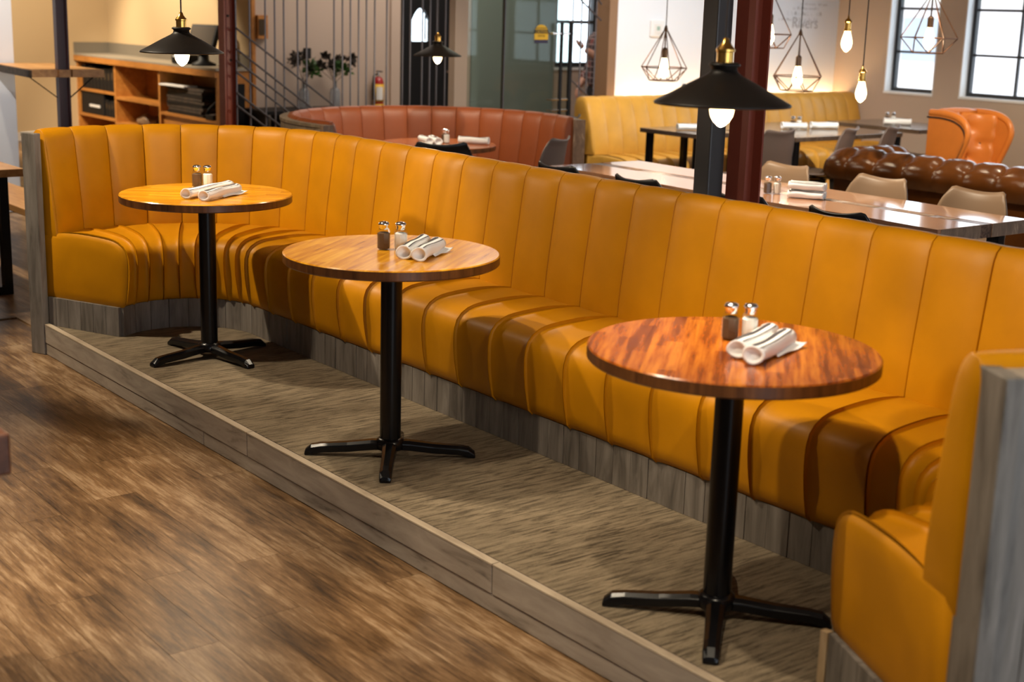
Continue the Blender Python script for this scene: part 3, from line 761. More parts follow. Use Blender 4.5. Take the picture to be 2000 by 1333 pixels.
# ------------------------------------------------------------------ rolled napkins
def napkin(p0, p1, z, label, r=0.021, group='rolled napkins on the tables', tail=True, seed=0):
    rnd = random.Random(seed)
    v = Vector((p1[0] - p0[0], p1[1] - p0[1], 0)); L = v.length; ang = math.atan2(v.y, v.x)
    t = thing('rolled_napkin', label, 'napkin', (p0[0], p0[1], z + 0.0025), ang, group)
    b = B(); ns, nr = 14, 20; rows = []
    for i in range(ns + 1):
        u = i / ns; row = []
        ph = 0.8 * math.sin(u * 3 + seed)
        for j in range(nr):
            a = 2 * PI * j / nr
            rr = r * (1 + 0.05 * math.sin(3 * a + ph * 3 + seed) + 0.05 * math.sin(2 * PI * u * 1.5 + a + seed) + (0.10 if i in (0, ns) else 0))
            row.append(b.verts.new((u * L, rr * 1.12 * math.cos(a), r * 0.96 + rr * 0.94 * math.sin(a))))
        rows.append(row)
    for A, C in zip(rows, rows[1:]):
        for j in range(nr): b.faces.new((A[j], A[(j + 1) % nr], C[(j + 1) % nr], C[j]))
    for row, sx in ((rows[0], 1), (rows[-1], -1)):   # hollow rolled ends
        inner = [b.verts.new((v_.co.x + sx * 0.002, v_.co.y * 0.72, r * 0.96 + (v_.co.z - r * 0.96) * 0.72)) for v_ in row]
        deep = [b.verts.new((v_.co.x + sx * 0.015, v_.co.y * 0.5, r * 0.96 + (v_.co.z - r * 0.96) * 0.5)) for v_ in row]
        for A, C in ((row, inner), (inner, deep)):
            for j in range(nr): b.faces.new((A[j], A[(j + 1) % nr], C[(j + 1) % nr], C[j]))
        b.faces.new(deep)
    obj('rolled_cloth', b, M['cloth'], t, smooth=True)
    for a0, w in ((R(82 + rnd.uniform(-8, 8)), 0.15), (R(124), 0.05)):
        b = B()
        def fn(u, q):
            a = a0 + (q - 0.5) * w * 2.6 + 0.12 * math.sin(u * 4 + seed)
            rr = r * (1 + 0.05 * math.sin(3 * a + 2.4 * math.sin(u * 3 + seed) + seed) + 0.05 * math.sin(2 * PI * u * 1.5 + a + seed)) + 0.0022
            return (0.004 + u * (L - 0.008), rr * 1.12 * math.cos(a), r * 0.96 + rr * 0.94 * math.sin(a))
        grid(b, fn, 16, 2); obj('woven_stripe', b, M['stripe'], t, smooth=True)
    if tail:
        b = B(); grid(b, lambda u, q: (L * (0.45 + 0.62 * u), -r * (0.75 + 0.9 * q * (0.5 + u)), 0.0022 + 0.010 * (1 - q) ** 2 + 0.006 * q * u * (1 + math.sin(u * 7))), 10, 5)
        o = obj('loose_corner', b, M['cloth'], t, smooth=True); s = o.modifiers.new('thick', 'SOLIDIFY'); s.thickness = 0.002; s.offset = 1
    return t
napkin((-5.655, 2.600), (-5.855, 2.905), ZT, 'left of two rolled white napkins on the farthest round table', 0.022, seed=1, tail=False)
napkin((-5.565, 2.640), (-5.735, 2.880), ZT, 'right of two rolled white napkins on the farthest round table, corner loose', 0.022, seed=2)
napkin((-3.962, 2.612), (-4.120, 2.800), ZT, 'left of two rolled napkins with dark stripe on the middle round table', 0.024, seed=3, tail=False)
napkin((-3.905, 2.635), (-4.050, 2.815), ZT, 'right of two rolled napkins with dark stripe on the middle round table', 0.024, seed=4)
napkin((-2.370, 2.566), (-2.470, 2.800), ZT, 'left of two rolled striped napkins on the nearest round table', 0.023, seed=5, tail=False)
napkin((-2.300, 2.550), (-2.400, 2.785), ZT, 'right of two rolled striped napkins on the nearest round table', 0.024, seed=6)
for i, (dy, z, nm) in enumerate(((0.0, 0.7605, 'lower front'), (0.054, 0.7605, 'lower rear'), (0.004, 0.8075, 'upper front'), (0.058, 0.8075, 'upper rear'))):
    napkin((-5.235 - dy * 0.5, 6.00 + dy * 0.9), (-5.065 - dy * 0.5, 6.10 + dy * 0.9), z, '%s napkin in the stacked rolls on the communal table' % nm, 0.021, tail=False, seed=10 + i)
napkin((-8.47, 5.80), (-8.67, 5.86), 0.761, 'nearer of two crossed rolled napkins on the booth table', 0.026, tail=False, seed=20)
napkin((-8.43, 5.85), (-8.63, 5.92), 0.761, 'second rolled napkin beside the shakers on the booth table', 0.026, tail=False, seed=21)
napkin((-8.50, 6.08), (-8.32, 6.22), 0.761, 'rolled napkin with dark stripe behind the booth table shakers', 0.026, tail=False, seed=22)
napkin((-8.80, 8.60), (-8.70, 8.82), 0.761, 'rolled napkin on the small dark table by the bench end', 0.028, tail=False, seed=23)
napkin((-8.56, 9.66), (-8.45, 9.86), 0.761, 'left rolled napkin on the dark table by the wall bench', 0.030, tail=False, seed=24)
napkin((-8.50, 9.98), (-8.38, 10.20), 0.761, 'right rolled napkin on the dark table by the wall bench', 0.030, tail=False, seed=25)
napkin((-8.58, 11.12), (-8.40, 11.30), 0.761, 'folded white napkin on the dark table under the window', 0.032, tail=False, seed=26)

# ------------------------------------------------------------------ pendants
def dome_pendant(label, x, y, zr, es='bulb'):
    t = thing('pendant_lamp', label, 'pendant lamp', (x, y, zr), 0, 'black cone pendants')
    b = B(); lathe(b, [(0.177, 0.000), (0.180, 0.004), (0.176, 0.008), (0.135, 0.030), (0.085, 0.058), (0.046, 0.078), (0.036, 0.086), (0.034, 0.092)], 64)
    s = obj('shade', b, M['shade'], t, smooth=True); md = s.modifiers.new('thick', 'SOLIDIFY'); md.thickness = 0.0016; md.offset = -1
    obj('collar', lathe(B(), [(0.030, 0.088), (0.034, 0.091), (0.034, 0.098), (0.041, 0.102), (0.041, 0.106), (0.034, 0.110), (0, 0.110)], 32), M['shade'], t, smooth=True)
    obj('socket', lathe(B(), [(0, 0.108), (0.022, 0.108), (0.022, 0.136), (0.025, 0.138), (0.025, 0.144), (0.020, 0.150), (0.011, 0.160), (0.007, 0.172), (0, 0.174)], 24), M['brass'], t, autos=True)
    obj('cord', cyl(B(), (0, 0, 0.172), (0, 0, H - zr), 0.0035, n=8), M['cord'], t)
    obj('bulb', lathe(B(), [(0.0, -0.056), (0.008, -0.053), (0.020, -0.043), (0.029, -0.028), (0.0325, -0.010), (0.031, 0.010), (0.022, 0.040), (0.014, 0.060), (0.013, 0.10), (0, 0.10)], 24), M['bulb'], t, smooth=True)
    point((x, y, zr - 0.075), 20, 0.03)
    return t
dome_pendant('black cone pendant with glowing bulb over the farthest round table', -5.811, 2.670, 1.512)
dome_pendant('large black cone pendant in front of the steel columns, over the nearest table', -2.612, 2.711, 1.511)
dome_pendant('small black cone pendant hanging over the rust leather booth', -8.819, 6.097, 1.378)
def cage_pendant(label, x, y, zrim, rw, ang):
    t = thing('cage_pendant', label, 'pendant lamp', (x, y, zrim), ang, 'wire cage pendants')
    k = rw; n = 6; za = k * 1.55; zb = -k * 0.54
    rim = [(k * math.cos(2 * PI * i / n), k * math.sin(2 * PI * i / n), 0) for i in range(n)]
    bot = [(k * 0.60 * math.cos(2 * PI * (i + 0.5) / n), k * 0.60 * math.sin(2 * PI * (i + 0.5) / n), zb) for i in range(n)]
    b = B(); w = 0.0038
    for i in range(n):
        top = (rim[i][0] * 0.06, rim[i][1] * 0.06, za)
        cyl(b, top, rim[i], w, n=6); cyl(b, rim[i], rim[(i + 1) % n], w, n=6); cyl(b, bot[i], bot[(i + 1) % n], w, n=6)
        cyl(b, rim[i], bot[i], w, n=6); cyl(b, rim[(i + 1) % n], bot[i], w, n=6)
    obj('wire_cage', b, M['bronze'], t)
    obj('cap', lathe(B(), [(0, za - 0.01), (0.016, za - 0.01), (0.014, za + 0.01), (0.006, za + 0.035), (0, za + 0.035)], 12), M['bronzedark'], t, smooth=True)
    obj('stem', cyl(B(), (0, 0, za), (0, 0, 0.145), 0.006, n=8), M['bronzedark'], t)
    obj('socket', lathe(B(), [(0, 0.07), (0.022, 0.07), (0.022, 0.135), (0.010, 0.15), (0, 0.15)], 16), M['bronzedark'], t, autos=True)
    obj('bulb', lathe(B(), [(0, -0.082), (0.018, -0.076), (0.034, -0.052), (0.038, -0.028), (0.030, 0.02), (0.017, 0.07), (0, 0.07)], 20), M['bulb_hot'], t, smooth=True)
    obj('cord', cyl(B(), (0, 0, za + 0.03), (0, 0, H - zrim), 0.004, n=6), M['cord'], t)
    point((x, y, zrim - 0.02), 14, 0.06)
    return t
cage_pendant('copper wire cage pendant left of the columns, before the thermostat', -7.995, 7.637, 1.333, 0.182, 0.5)
cage_pendant('copper wire cage pendant low in front of the wall lettering', -7.017, 8.050, 1.318, 0.194, 0.15)
cage_pendant('copper wire cage pendant in front of the narrow window', -6.234, 8.503, 1.623, 0.194, 0.65)
cage_pendant('copper wire cage pendant half hidden behind the red column', -7.273, 8.000, 1.610, 0.184, 0.2)
def bare_pendant(label, x, y, z):
    t = thing('bulb_pendant', label, 'pendant lamp', (x, y, z), 0, 'bare bulb pendants')
    obj('bulb', lathe(B(), [(0, -0.085), (0.012, -0.078), (0.030, -0.056), (0.036, -0.030), (0.033, -0.005), (0.022, 0.035), (0.017, 0.055), (0, 0.055)], 20), M['bulb_hot'], t, smooth=True)
    obj('socket', lathe(B(), [(0, 0.05), (0.026, 0.05), (0.026, 0.062), (0.022, 0.065), (0.022, 0.105), (0.027, 0.110), (0.020, 0.122), (0.008, 0.135), (0.006, 0.15), (0, 0.15)], 16), M['brass'], t, autos=True)
    obj('cord', cyl(B(), (0, 0, 0.148), (0, 0, H - z), 0.004, n=6), M['cord'], t)
    point((x, y, z - 0.02), 14, 0.05)
bare_pendant('bare bulb pendant, higher of two, at the wall corner', -6.122, 7.479, 1.608)
bare_pendant('bare bulb pendant, lower of two, left of the narrow window', -5.868, 7.350, 1.300)

# ------------------------------------------------------------------ columns
def col_thing(name, label, x, y, rz=0): return thing(name, label, 'column', (x, y, 0), rz)
t = col_thing('steel_column', 'square grey raw steel column behind the large pendant', -4.70, 4.815)
obj('box_section', box(B(), -0.050, 0.050, -0.050, 0.050, 0.012, H), M['steelgrey'], t, bevel=0.008)
obj('base_plate', box(B(), -0.12, 0.12, -0.12, 0.12, 0, 0.012), M['blackmatte'], t)
def ibeam(t, w, d, m, m2=None):
    b = B(); box(b, -w / 2, w / 2, -d / 2, -d / 2 + 0.011, 0.012, H); obj('flange', b, m, t)
    b = B(); box(b, -w / 2, w / 2, d / 2 - 0.011, d / 2, 0.012, H); obj('flange', b, m, t)
    obj('web', box(B(), -0.006, 0.006, -d / 2 + 0.011, d / 2 - 0.011, 0.012, H), m2 or m, t)
    obj('base_plate', box(B(), -w, w, -d, d, 0, 0.012), M['blackmatte'], t)
t = col_thing('steel_column', 'dark red steel beam column right of the grey column', -4.60, 4.950)
ibeam(t, 0.118, 0.112, M['redox'])
t = col_thing('steel_column', 'red oxide steel column between host counter and rod screen', -10.33, 5.135)
ibeam(t, 0.100, 0.110, M['redox'])
obj('bolt', (lambda b: (cyl(b, (0.006, 0.0, 1.62), (0.013, 0.0, 1.62), 0.01, n=8), cyl(b, (0.006, 0.02, 1.28), (0.013, 0.02, 1.28), 0.01, n=8), b)[-1])(B()), M['blackmatte'], t)
t = col_thing('steel_column', 'maroon steel column rising through the bar ledge at far left', -10.55, 3.885)
ibeam(t, 0.062, 0.088, M['maroon'])
# bar ledge
lg = thing('bar_ledge', 'thick honey wood bar ledge fixed round the maroon column', 'ledge', (-11.0, 3.9, 1.145))
b = B()
prism(b, [(-0.55, -0.20), (0.395, -0.252), (0.395, 0.285), (-0.55, 0.26)], 0, 0.055)
prism(b, [(0.395, -0.252), (0.49, -0.26), (0.495, -0.065), (0.395, -0.065)], 0, 0.055)
prism(b, [(0.395, 0.036), (0.515, 0.036), (0.54, 0.27), (0.395, 0.285)], 0, 0.055)
prism(b, [(0.495, -0.064), (0.500, 0.022), (0.518, 0.022), (0.513, -0.064)], 0, 0.055)
obj('slab', b, M['slab'], lg)
obj('bark_edge', prism(B(), [(-0.55, -0.21), (0.46, -0.275), (0.49, -0.262), (-0.55, -0.202)], -0.004, 0.050), M['bark'], lg)
for sy, y0 in ((-1, -0.25), (1, 0.23)):
    for ph in (0, PI):
        pts = []
        for i in range(25):
            u = i / 24; y = -0.02 + (y0 * (1 - u) + sy * 0.05 * u); z = -0.002 - 0.15 * u
            pts.append((0.47 + 0.0 * u, y + sy * 0.016 * math.sin(u * 3 * PI + ph), z + 0.012 * math.sin(u * 3 * PI + ph)))
        obj('twisted_brace', tube(B(), pts, 0.0045, 6), M['blackmatte'], lg, smooth=True)

# ------------------------------------------------------------------ host counter
hc = thing('host_counter', 'orange pine host counter with open cubbies and grey top', 'counter', (-17.3, 6.55, 0))
XL = 3.88; D = 0.415
obj('worktop', box(B(), 0, XL + 0.02, -0.03, D, 1.03, 1.055), M['counter'], hc, bevel=0.003)
obj('front_rail', box(B(), 0, XL + 0.01, -0.035, -0.005, 0.965, 1.029), M['orangewood'], hc)
obj('back_panel', box(B(), 0.02, XL - 0.02, D - 0.03, D - 0.01, 0.02, 1.02), M['orangewood'], hc)
obj('backsplash', box(B(), 0.0, XL, D - 0.012, D + 0.004, 1.056, 1.185), M['splash'], hc)
obj('backsplash', box(B(), 0.0, 0.016, -0.03, D - 0.013, 1.056, 1.185), M['splash'], hc)
xs = [0.0, 1.17, 2.42, 3.84]
for x in xs: obj('upright', box(B(), x, x + 0.045, -0.004, D - 0.031, 0.0, 1.029), M['orangewood'], hc)
for i, zs in enumerate(((0.64, 0.335, 0.05), (0.60, 0.30, 0.05), (0.52, 0.05))):
    for z in zs: obj('shelf', box(B(), xs[i] + 0.046, xs[i + 1] - 0.001, -0.002, D - 0.031, z - 0.03, z), M['orangewood'], hc)
obj('side_stripe', prism(B(), [(XL + 0.006, 0.02), (XL + 0.012, 0.02), (XL + 0.012, 0.30), (XL + 0.006, 0.30)], 0.2, 0.9), M['blackmatte'], hc)
obj('door_panel', box(B(), 2.47, 3.83, 0.03, 0.05, 0.06, 0.485), M['orangewood'], hc)
def folder_row(x0, x1, z, h, cat_label, n, grp):
    for i in range(n):
        x = x0 + (x1 - x0) * i / n; w = (x1 - x0) / n * 0.92; hh = h * (0.86 + 0.14 * random.random())
        o = obj('binder', box(B(), x, x + w, 0.03, 0.30, 0, hh), M['blackmatte'], None, bevel=0.003, loc=(-17.3, 6.55, z))
        b_ = obj('spine_label', box(B(), x + w * 0.3, x + w * 0.7, 0.0285, 0.0299, hh * 0.5, hh * 0.8), M['screen'], o)
        tag(o, cat_label.replace('black binder', 'leftmost black binder') if i == 0 and n > 5 else cat_label.replace('black binder', 'rightmost black binder') if i == n - 1 and n > 5 else cat_label, 'binder', grp)
folder_row(0.10, 1.10, 0.641, 0.29, 'black binder in the row in the top left cubby of the host counter', 9, 'black binders in the top left cubby')
o = obj('storage_box', box(B(), 0.06, 0.78, 0.02, 0.33, 0, 0.27), M['blackmatte'], None, bevel=0.008, loc=(-17.3, 6.55, 0.336)); tag(o, 'black storage box with white label in the middle left cubby', 'box')
obj('paper_label', box(B(), 0.34, 0.66, 0.012, 0.0195, 0.09, 0.12), M['paper'], o)
folder_row(0.80, 1.15, 0.336, 0.20, 'dark binder beside the storage box in the host counter', 4, 'dark binders beside the box')
def lumpy(name, label, cat, m, loc, size, seed, par=None):
    rnd = random.Random(seed); b = B(); bmesh.ops.create_icosphere(b, subdivisions=3, radius=1.0)
    for v in b.verts:
        n_ = 1 + 0.22 * math.sin(v.co.x * 4 + seed) * math.cos(v.co.y * 5 + seed * 2) + rnd.uniform(-0.05, 0.05)
        zz = max(v.co.z, -0.6)
        v.co = Vector((v.co.x * size[0] * n_, v.co.y * size[1] * n_, (zz + 0.6) * size[2] * (n_ if zz > -0.6 else 1)))
    o = obj(name, b, m, None, smooth=True, loc=loc); return tag(o, label, cat)
lumpy('folded_cloth', 'pale crumpled cloth in the lower middle cubby', 'cloth', M['shell_warm_lit'], (-15.62, 6.74, 0.301), (0.20, 0.12, 0.07), 3)
lumpy('knit_bag', 'dark red knitted bag behind the pale cloth in the cubby', 'bag', M['rust'], (-15.12, 6.80, 0.301), (0.16, 0.10, 0.12), 5)
for i in range(9):
    z = 0.521 + 0.033 * i
    o = obj('menu_board', box(B(), -0.48 + 0.02 * math.sin(i * 2), 0.40 + 0.02 * math.cos(i * 3), -0.16, 0.16, 0, 0.028), M['bark' if i % 3 else 'blackmatte'], None, loc=(-14.25, 6.74, z), rz=0.02 * math.sin(i * 5))
    tag(o, {0: 'lowest dark menu board in the pile on the right cubby shelf', 8: 'topmost dark menu board in the pile, under the white papers'}.get(i, 'dark menu board in the middle of the pile on the right cubby shelf'), 'menu', 'stacked dark menus')
o = obj('paper_stack', box(B(), -0.3, 0.28, -0.08, 0.08, 0, 0.016), M['paper'], None, loc=(-14.50, 6.61, 0.814), rz=0.05); tag(o, 'white papers on top of the dark menu pile', 'paper')
ph = thing('telephone', 'black desk telephone leaning at the right end of the menu pile', 'telephone', (-13.62, 6.62, 0.521))
obj('base', prism(B(), [(-0.09, -0.08), (0.09, -0.08), (0.09, 0.08), (-0.09, 0.08)], 0, 0.05), M['blackmatte'], ph, bevel=0.006)
o = obj('handset', tube(B(), [(-0.08, -0.06, 0.05), (-0.07, -0.04, 0.10), (-0.02, 0.0, 0.16), (0.03, 0.03, 0.21), (0.05, 0.05, 0.22)], [0.022, 0.018, 0.014, 0.018, 0.022], 8), M['blackmatte'], ph, smooth=True)
obj('keypad', prism(B(), [(-0.02, -0.06), (0.08, -0.06), (0.08, 0.05), (-0.02, 0.05)], 0.0505, 0.056), M['shell_grey'], ph)
pos = thing('till_terminal', 'black touch screen till terminal on the host counter', 'till', (-14.05, 6.70, 1.056), R(20))
obj('stand', lathe(B(), [(0, 0), (0.13, 0), (0.13, 0.02), (0.06, 0.05), (0.05, 0.16), (0, 0.16)], 20), M['blackmatte'], pos, smooth=True)
sc = obj('screen_housing', box(B(), -0.19, 0.19, -0.03, 0.03, -0.15, 0.16), M['blackmatte'], pos, bevel=0.01, loc=(0.0, 0, 0.27)); sc.rotation_euler = (R(-22), R(0), 0)
obj('screen_glass', box(B(), -0.165, 0.165, -0.0325, -0.0305, -0.12, 0.135), M['screen'], sc)
pr_ = thing('receipt_printer', 'dark receipt printer beside the till on the host counter', 'printer', (-14.42, 6.66, 1.056), 0.1)
obj('body', box(B(), -0.11, 0.11, -0.11, 0.11, 0, 0.10), M['blackmatte'], pr_, bevel=0.02)
obj('paper_slot', box(B(), -0.07, 0.07, -0.112, -0.100, 0.075, 0.085), M['paper'], pr_)

# ------------------------------------------------------------------ console, vases, extinguisher
ct = thing('console_table', 'low dark console bench behind the rod screen', 'table', (-13.1, 7.28, 0))
obj('top', box(B(), -0.24, 0.26, -0.50, 0.72, 0.62, 0.66), M['blackmatte'], ct, bevel=0.004)
for y in (-0.48, -0.18, 0.68): obj('side_panel', box(B(), -0.22, 0.24, y, y + 0.03, 0, 0.619), M['blackmatte'], ct)
obj('lower_shelf', box(B(), -0.22, 0.24, -0.15, 0.68, 0.25, 0.28), M['blackmatte'], ct)
def leafy(bm, c, r, n, rnd, sz):
    for _ in range(n):
        a, bb = rnd.uniform(0, 2 * PI), rnd.uniform(-0.7, 1.2); q = rnd.uniform(0.3, 1.0) * r
        p = Vector(c) + Vector((math.cos(a) * math.cos(bb), math.sin(a) * math.cos(bb), math.sin(bb))) * q
        d = (p - Vector(c)).normalized(); s_ = d.orthogonal().normalized(); L = sz * rnd.uniform(0.7, 1.3)
        up = d.cross(s_) * L * 0.12
        v = [bm.verts.new(p - d * L * 0.5), bm.verts.new(p + s_ * L * 0.34 + up), bm.verts.new(p + d * L * 0.6), bm.verts.new(p - s_ * L * 0.34 + up)]
        bm.faces.new((v[0], v[1], v[2])); bm.faces.new((v[0], v[2], v[3]))
for i, (y, lab) in enumerate(((7.40, 'left glass bottle vase of dark leaves and greenery behind the rods'), (7.775, 'right glass bottle vase of dark leaves and greenery behind the rods'))):
    rnd = random.Random(40 + i)
    t = thing('vase', lab, 'vase', (-13.15, y, 0.661))
    s = obj('glass_bottle', lathe(B(), [(0, 0.0), (0.055, 0.0), (0.058, 0.01), (0.058, 0.15), (0.045, 0.19), (0.021, 0.21), (0.021, 0.27), (0.025, 0.275), (0.019, 0.275)], 24), M['vase'], t, smooth=True)
    b = B()
    for q in range(7):
        a = rnd.uniform(0, 2 * PI); e = rnd.uniform(0.08, 0.2)
        tube(b, [(0, 0, 0.05), (0.008 * math.cos(a), 0.008 * math.sin(a), 0.27), (e * math.cos(a), e * math.sin(a), rnd.uniform(0.38, 0.55))], 0.003, 5)
    obj('stems', b, M['leafdark'], t)
    b = B()
    for q in range(11): leafy(b, (rnd.uniform(-0.14, 0.14), rnd.uniform(-0.19, 0.19), rnd.uniform(0.40, 0.56)), 0.045, 20, rnd, 0.045)
    tag(obj('dark_leaves', b, M['leafdark'], t), 'dark purple leaf clusters', kind='stuff')
    b = B(); leafy(b, (0.05, 0.06, 0.39), 0.11, 70, rnd, 0.055)
    tag(obj('green_leaves', b, M['leaf'], t), 'green leaves', kind='stuff')
o = obj('wall_speaker', box(B(), -13.399, -13.36, 7.535, 7.61, 1.16, 1.27), M['blackmatte'], None, bevel=0.005); tag(o, 'small black box on the taupe wall above the left vase', 'speaker')
obj('grille', box(B(), -13.359, -13.355, 7.545, 7.60, 1.17, 1.26), M['ink'], o)
ex = thing('fire_extinguisher', 'red fire extinguisher with yellow and white label on the taupe wall', 'fire extinguisher', (-13.33, 8.43, 0.62))
obj('cylinder', lathe(B(), [(0, 0), (0.055, 0.0), (0.06, 0.01), (0.06, 0.28), (0.045, 0.33), (0.02, 0.35), (0, 0.35)], 24), M['red'], ex, smooth=True)
obj('label', lathe(B(), [(0.0608, 0.08), (0.0615, 0.08), (0.0615, 0.27), (0.0608, 0.27)], 24), M['yellow'], ex, smooth=True)
b = B(); grid(b, lambda u, q: (0.0625 * math.cos(-0.9 + u * 1.3), 0.0625 * math.sin(-0.9 + u * 1.3), 0.10 + 0.14 * q), 8, 1); obj('instruction_panel', b, M['paper'], ex)
obj('bottom_band', lathe(B(), [(0.0606, 0.03), (0.0618, 0.03), (0.0618, 0.055), (0.0606, 0.055)], 24), M['yellow'], ex, smooth=True)
obj('valve', cyl(B(), (0, 0, 0.345), (0, 0, 0.40), 0.012), M['chrome'], ex)
obj('lever', prism(B(), [(-0.03, -0.01), (0.075, -0.01), (0.075, 0.01), (-0.03, 0.01)], 0.40, 0.412), M['blackmatte'], ex)
obj('hose', tube(B(), [(0, -0.01, 0.38), (0.02, -0.07, 0.36), (0.02, -0.085, 0.25), (0.02, -0.075, 0.10)], 0.009, 8), M['blackmatte'], ex, smooth=True)
obj('wall_bracket', box(B(), -0.068, -0.055, -0.03, 0.03, 0.1, 0.3), M['blackmatte'], ex)
o = obj('key_cabinet', box(B(), -13.398, -13.34, 6.975, 7.09, 1.36, 1.60), M['orangewood'], None, bevel=0.004); tag(o, 'wooden key box on the wall beside the red oxide column', 'cabinet')
obj('cabinet_door', box(B(), -13.339, -13.332, 6.985, 7.06, 1.40, 1.56), M['screen'], o)

# ------------------------------------------------------------------ rust booth
def simple_path(C, R0, a0, a1):
    """arc: s 0..1, d added to nothing (true radius)"""
    return lambda s, d: (C[0] + d * math.cos(a0 + (a1 - a0) * s), C[1] + d * math.sin(a0 + (a1 - a0) * s))
CB = (-8.52, 5.88)
PB = simple_path(CB, 1.0, R(283), R(68))
BB = prof_resample([(0.93, 0.44), (0.93, 0.50), (0.95, 0.62), (0.975, 0.78), (0.99, 0.90), (1.01, 0.955), (1.04, 0.965), (1.065, 0.94), (1.07, 0.86)], 20)
SBp = prof_resample([(0.95, 0.455), (0.90, 0.465), (0.75, 0.465), (0.58, 0.455), (0.52, 0.42), (0.51, 0.30), (0.53, 0.16), (0.58, 0.15)], 18)
booth = thing('booth', 'semicircular rust leather booth with channel back and grey plank shell', 'booth')
nb = 19
upholster(booth, PB, [i / nb for i in range(nb + 1)], BB, SBp, M['rust'], 0.011, 0.012)
obj('plinth', core(PB, 0.01, 0.99, 0.56, 1.0, 0.002, 0.16, 40), M['gap'], booth)
bsh = obj('back_shell', core(PB, 0.005, 0.995, 1.066, 1.085, 0.002, 0.90, 60), M['gap'], booth)
boards(bsh, 'plank', PB, 0.0, 1.0, 0.10 / (1.1 * R(220)), 1.112, 1.086, 0.002, 0.925, M['tanwood'], jit=0.001)
obj('top_cap', core(PB, -0.002, 1.002, 1.064, 1.120, 0.926, 0.946, 60), M['tanwood'], booth)
for a, sg in ((R(283), 1), (R(68), -1)):
    cs, sn = math.cos(a), math.sin(a); tx, ty = -sn * sg * 0.035, cs * sg * 0.035
    p = [(CB[0] + r_ * cs, CB[1] + r_ * sn) for r_ in (1.05, 1.14)]
    obj('end_post', prism(B(), [p[0], p[1], (p[1][0] + tx, p[1][1] + ty), (p[0][0] + tx, p[0][1] + ty)], 0.001, 0.945), M['endgrain'], booth)

# ------------------------------------------------------------------ wall bench (ochre)
PW = lambda s, d: (-9.95 + 0.25 + (0.30 - d) if False else (-9.20 - (d - 0.0)), 8.45 + (YW - 0.01 - 8.45) * s)
BW = prof_resample([(0.50, 0.46), (0.50, 0.52), (0.53, 0.68), (0.58, 0.84), (0.62, 0.925), (0.66, 0.965), (0.72, 0.975), (0.78, 0.95), (0.80, 0.88)], 20)
SW = prof_resample([(0.52, 0.455), (0.48, 0.468), (0.30, 0.472), (0.10, 0.455), (0.03, 0.42), (0.0, 0.36), (0.0, 0.26), (0.03, 0.17), (0.08, 0.16)], 18)
wb = thing('wall_bench', 'long ochre leather wall bench with channel tufting below the white wall', 'bench')
nw = 21
upholster(wb, PW, [i / nw for i in range(nw + 1)], BW, SW, M['amber_wall'], 0.013, 0.012, caps=False)
cb = BW + [(0.80, 0.46)]
obj('back_end_panel', endcap_bm(PW, 0.0, cb, -1, 0.02), M['amber_wall'], wb, smooth=True)
obj('seat_end_panel', endcap_bm(PW, 0.0, SW + [(0.60, 0.16), (0.60, 0.455)], -1, 0.015), M['amber_wall'], wb, smooth=True)
obj('plinth', box(B(), -9.98, -9.30, 8.50, YW - 0.01, 0.001, 0.165), M['gap'], wb)
obj('back_box', box(B(), -10.12, -9.98, 8.55, YW - 0.01, 0.001, 0.87), M['amber_wall'], wb)
ls = obj('light_strip', box(B(), -10.11, -10.06, 9.10, YW - 0.03, 0.871, 0.885), mat('led_strip', (1, 0.9, 0.7), 0.4, emit=(1.0, 0.70, 0.34), es=24.0), None); tag(ls, 'glowing strip light behind the top of the ochre wall bench', 'strip light')

# thermostat, switch, lettering on the white wall
th = thing('thermostat', 'white thermostat in a clear cover on the white wall', 'thermostat', (-10.149, 9.56, 1.59))
obj('cover', box(B(), 0, 0.035, -0.085, 0.085, -0.075, 0.08), M['plastic_white'], th, bevel=0.01)
obj('display_body', box(B(), 0.036, 0.046, -0.045, 0.04, -0.045, 0.045), M['paper'], th, bevel=0.003)
obj('display', box(B(), 0.0462, 0.0475, -0.028, 0.012, -0.015, 0.022), M['lcd'], th)
o = obj('wall_outlet', box(B(), -10.149, -10.135, 9.955, 9.995, 0.96, 1.06), M['blackmatte'], None, bevel=0.003); tag(o, 'small black wall socket above the ochre bench', 'outlet')
obj('socket_face', box(B(), -10.1348, -10.133, 9.963, 9.987, 0.985, 1.035), M['screen'], o)
wl = thing('wall_lettering', 'faint grey painted lettering on the white wall reading Rivers', 'lettering', (-10.149, 11.6, 1.70))
rnd = random.Random(5)
for y0, y1, z, hh, wd in ((11.62, 12.03, 1.862, 0.024, 0.006), (11.50, 11.92, 1.815, 0.030, 0.006), (11.42, 11.99, 1.755, 0.040, 0.003), (11.29, 11.90, 1.700, 0.030, 0.005), (11.51, 11.72, 1.640, 0.026, 0.005)):
    b = B(); y = y0 - 11.6
    while y < y1 - 11.6:
        h_ = hh * rnd.choice((0.6, 0.6, 0.65, 1.0)); w_ = hh * rnd.uniform(0.35, 0.6)
        if rnd.random() > 0.14:
            zz = z - 1.70
            box(b, 0.0004, 0.0012, y, y + wd, zz, zz + h_)
            if rnd.random() > 0.4: box(b, 0.0004, 0.0012, y + wd, y + w_, zz + h_ - wd if rnd.random() > 0.5 else zz, zz + h_ if rnd.random() > 2 else zz + wd)
        y += w_ + hh * 0.22
    tag(obj('faint_lines', b, M['letter'], wl), 'faint illegible rows of lettering', kind='stuff')
text('Rivers', 0.165, M['letter'], wl, (0.001, 0.10, -0.075), RX, align='CENTER')

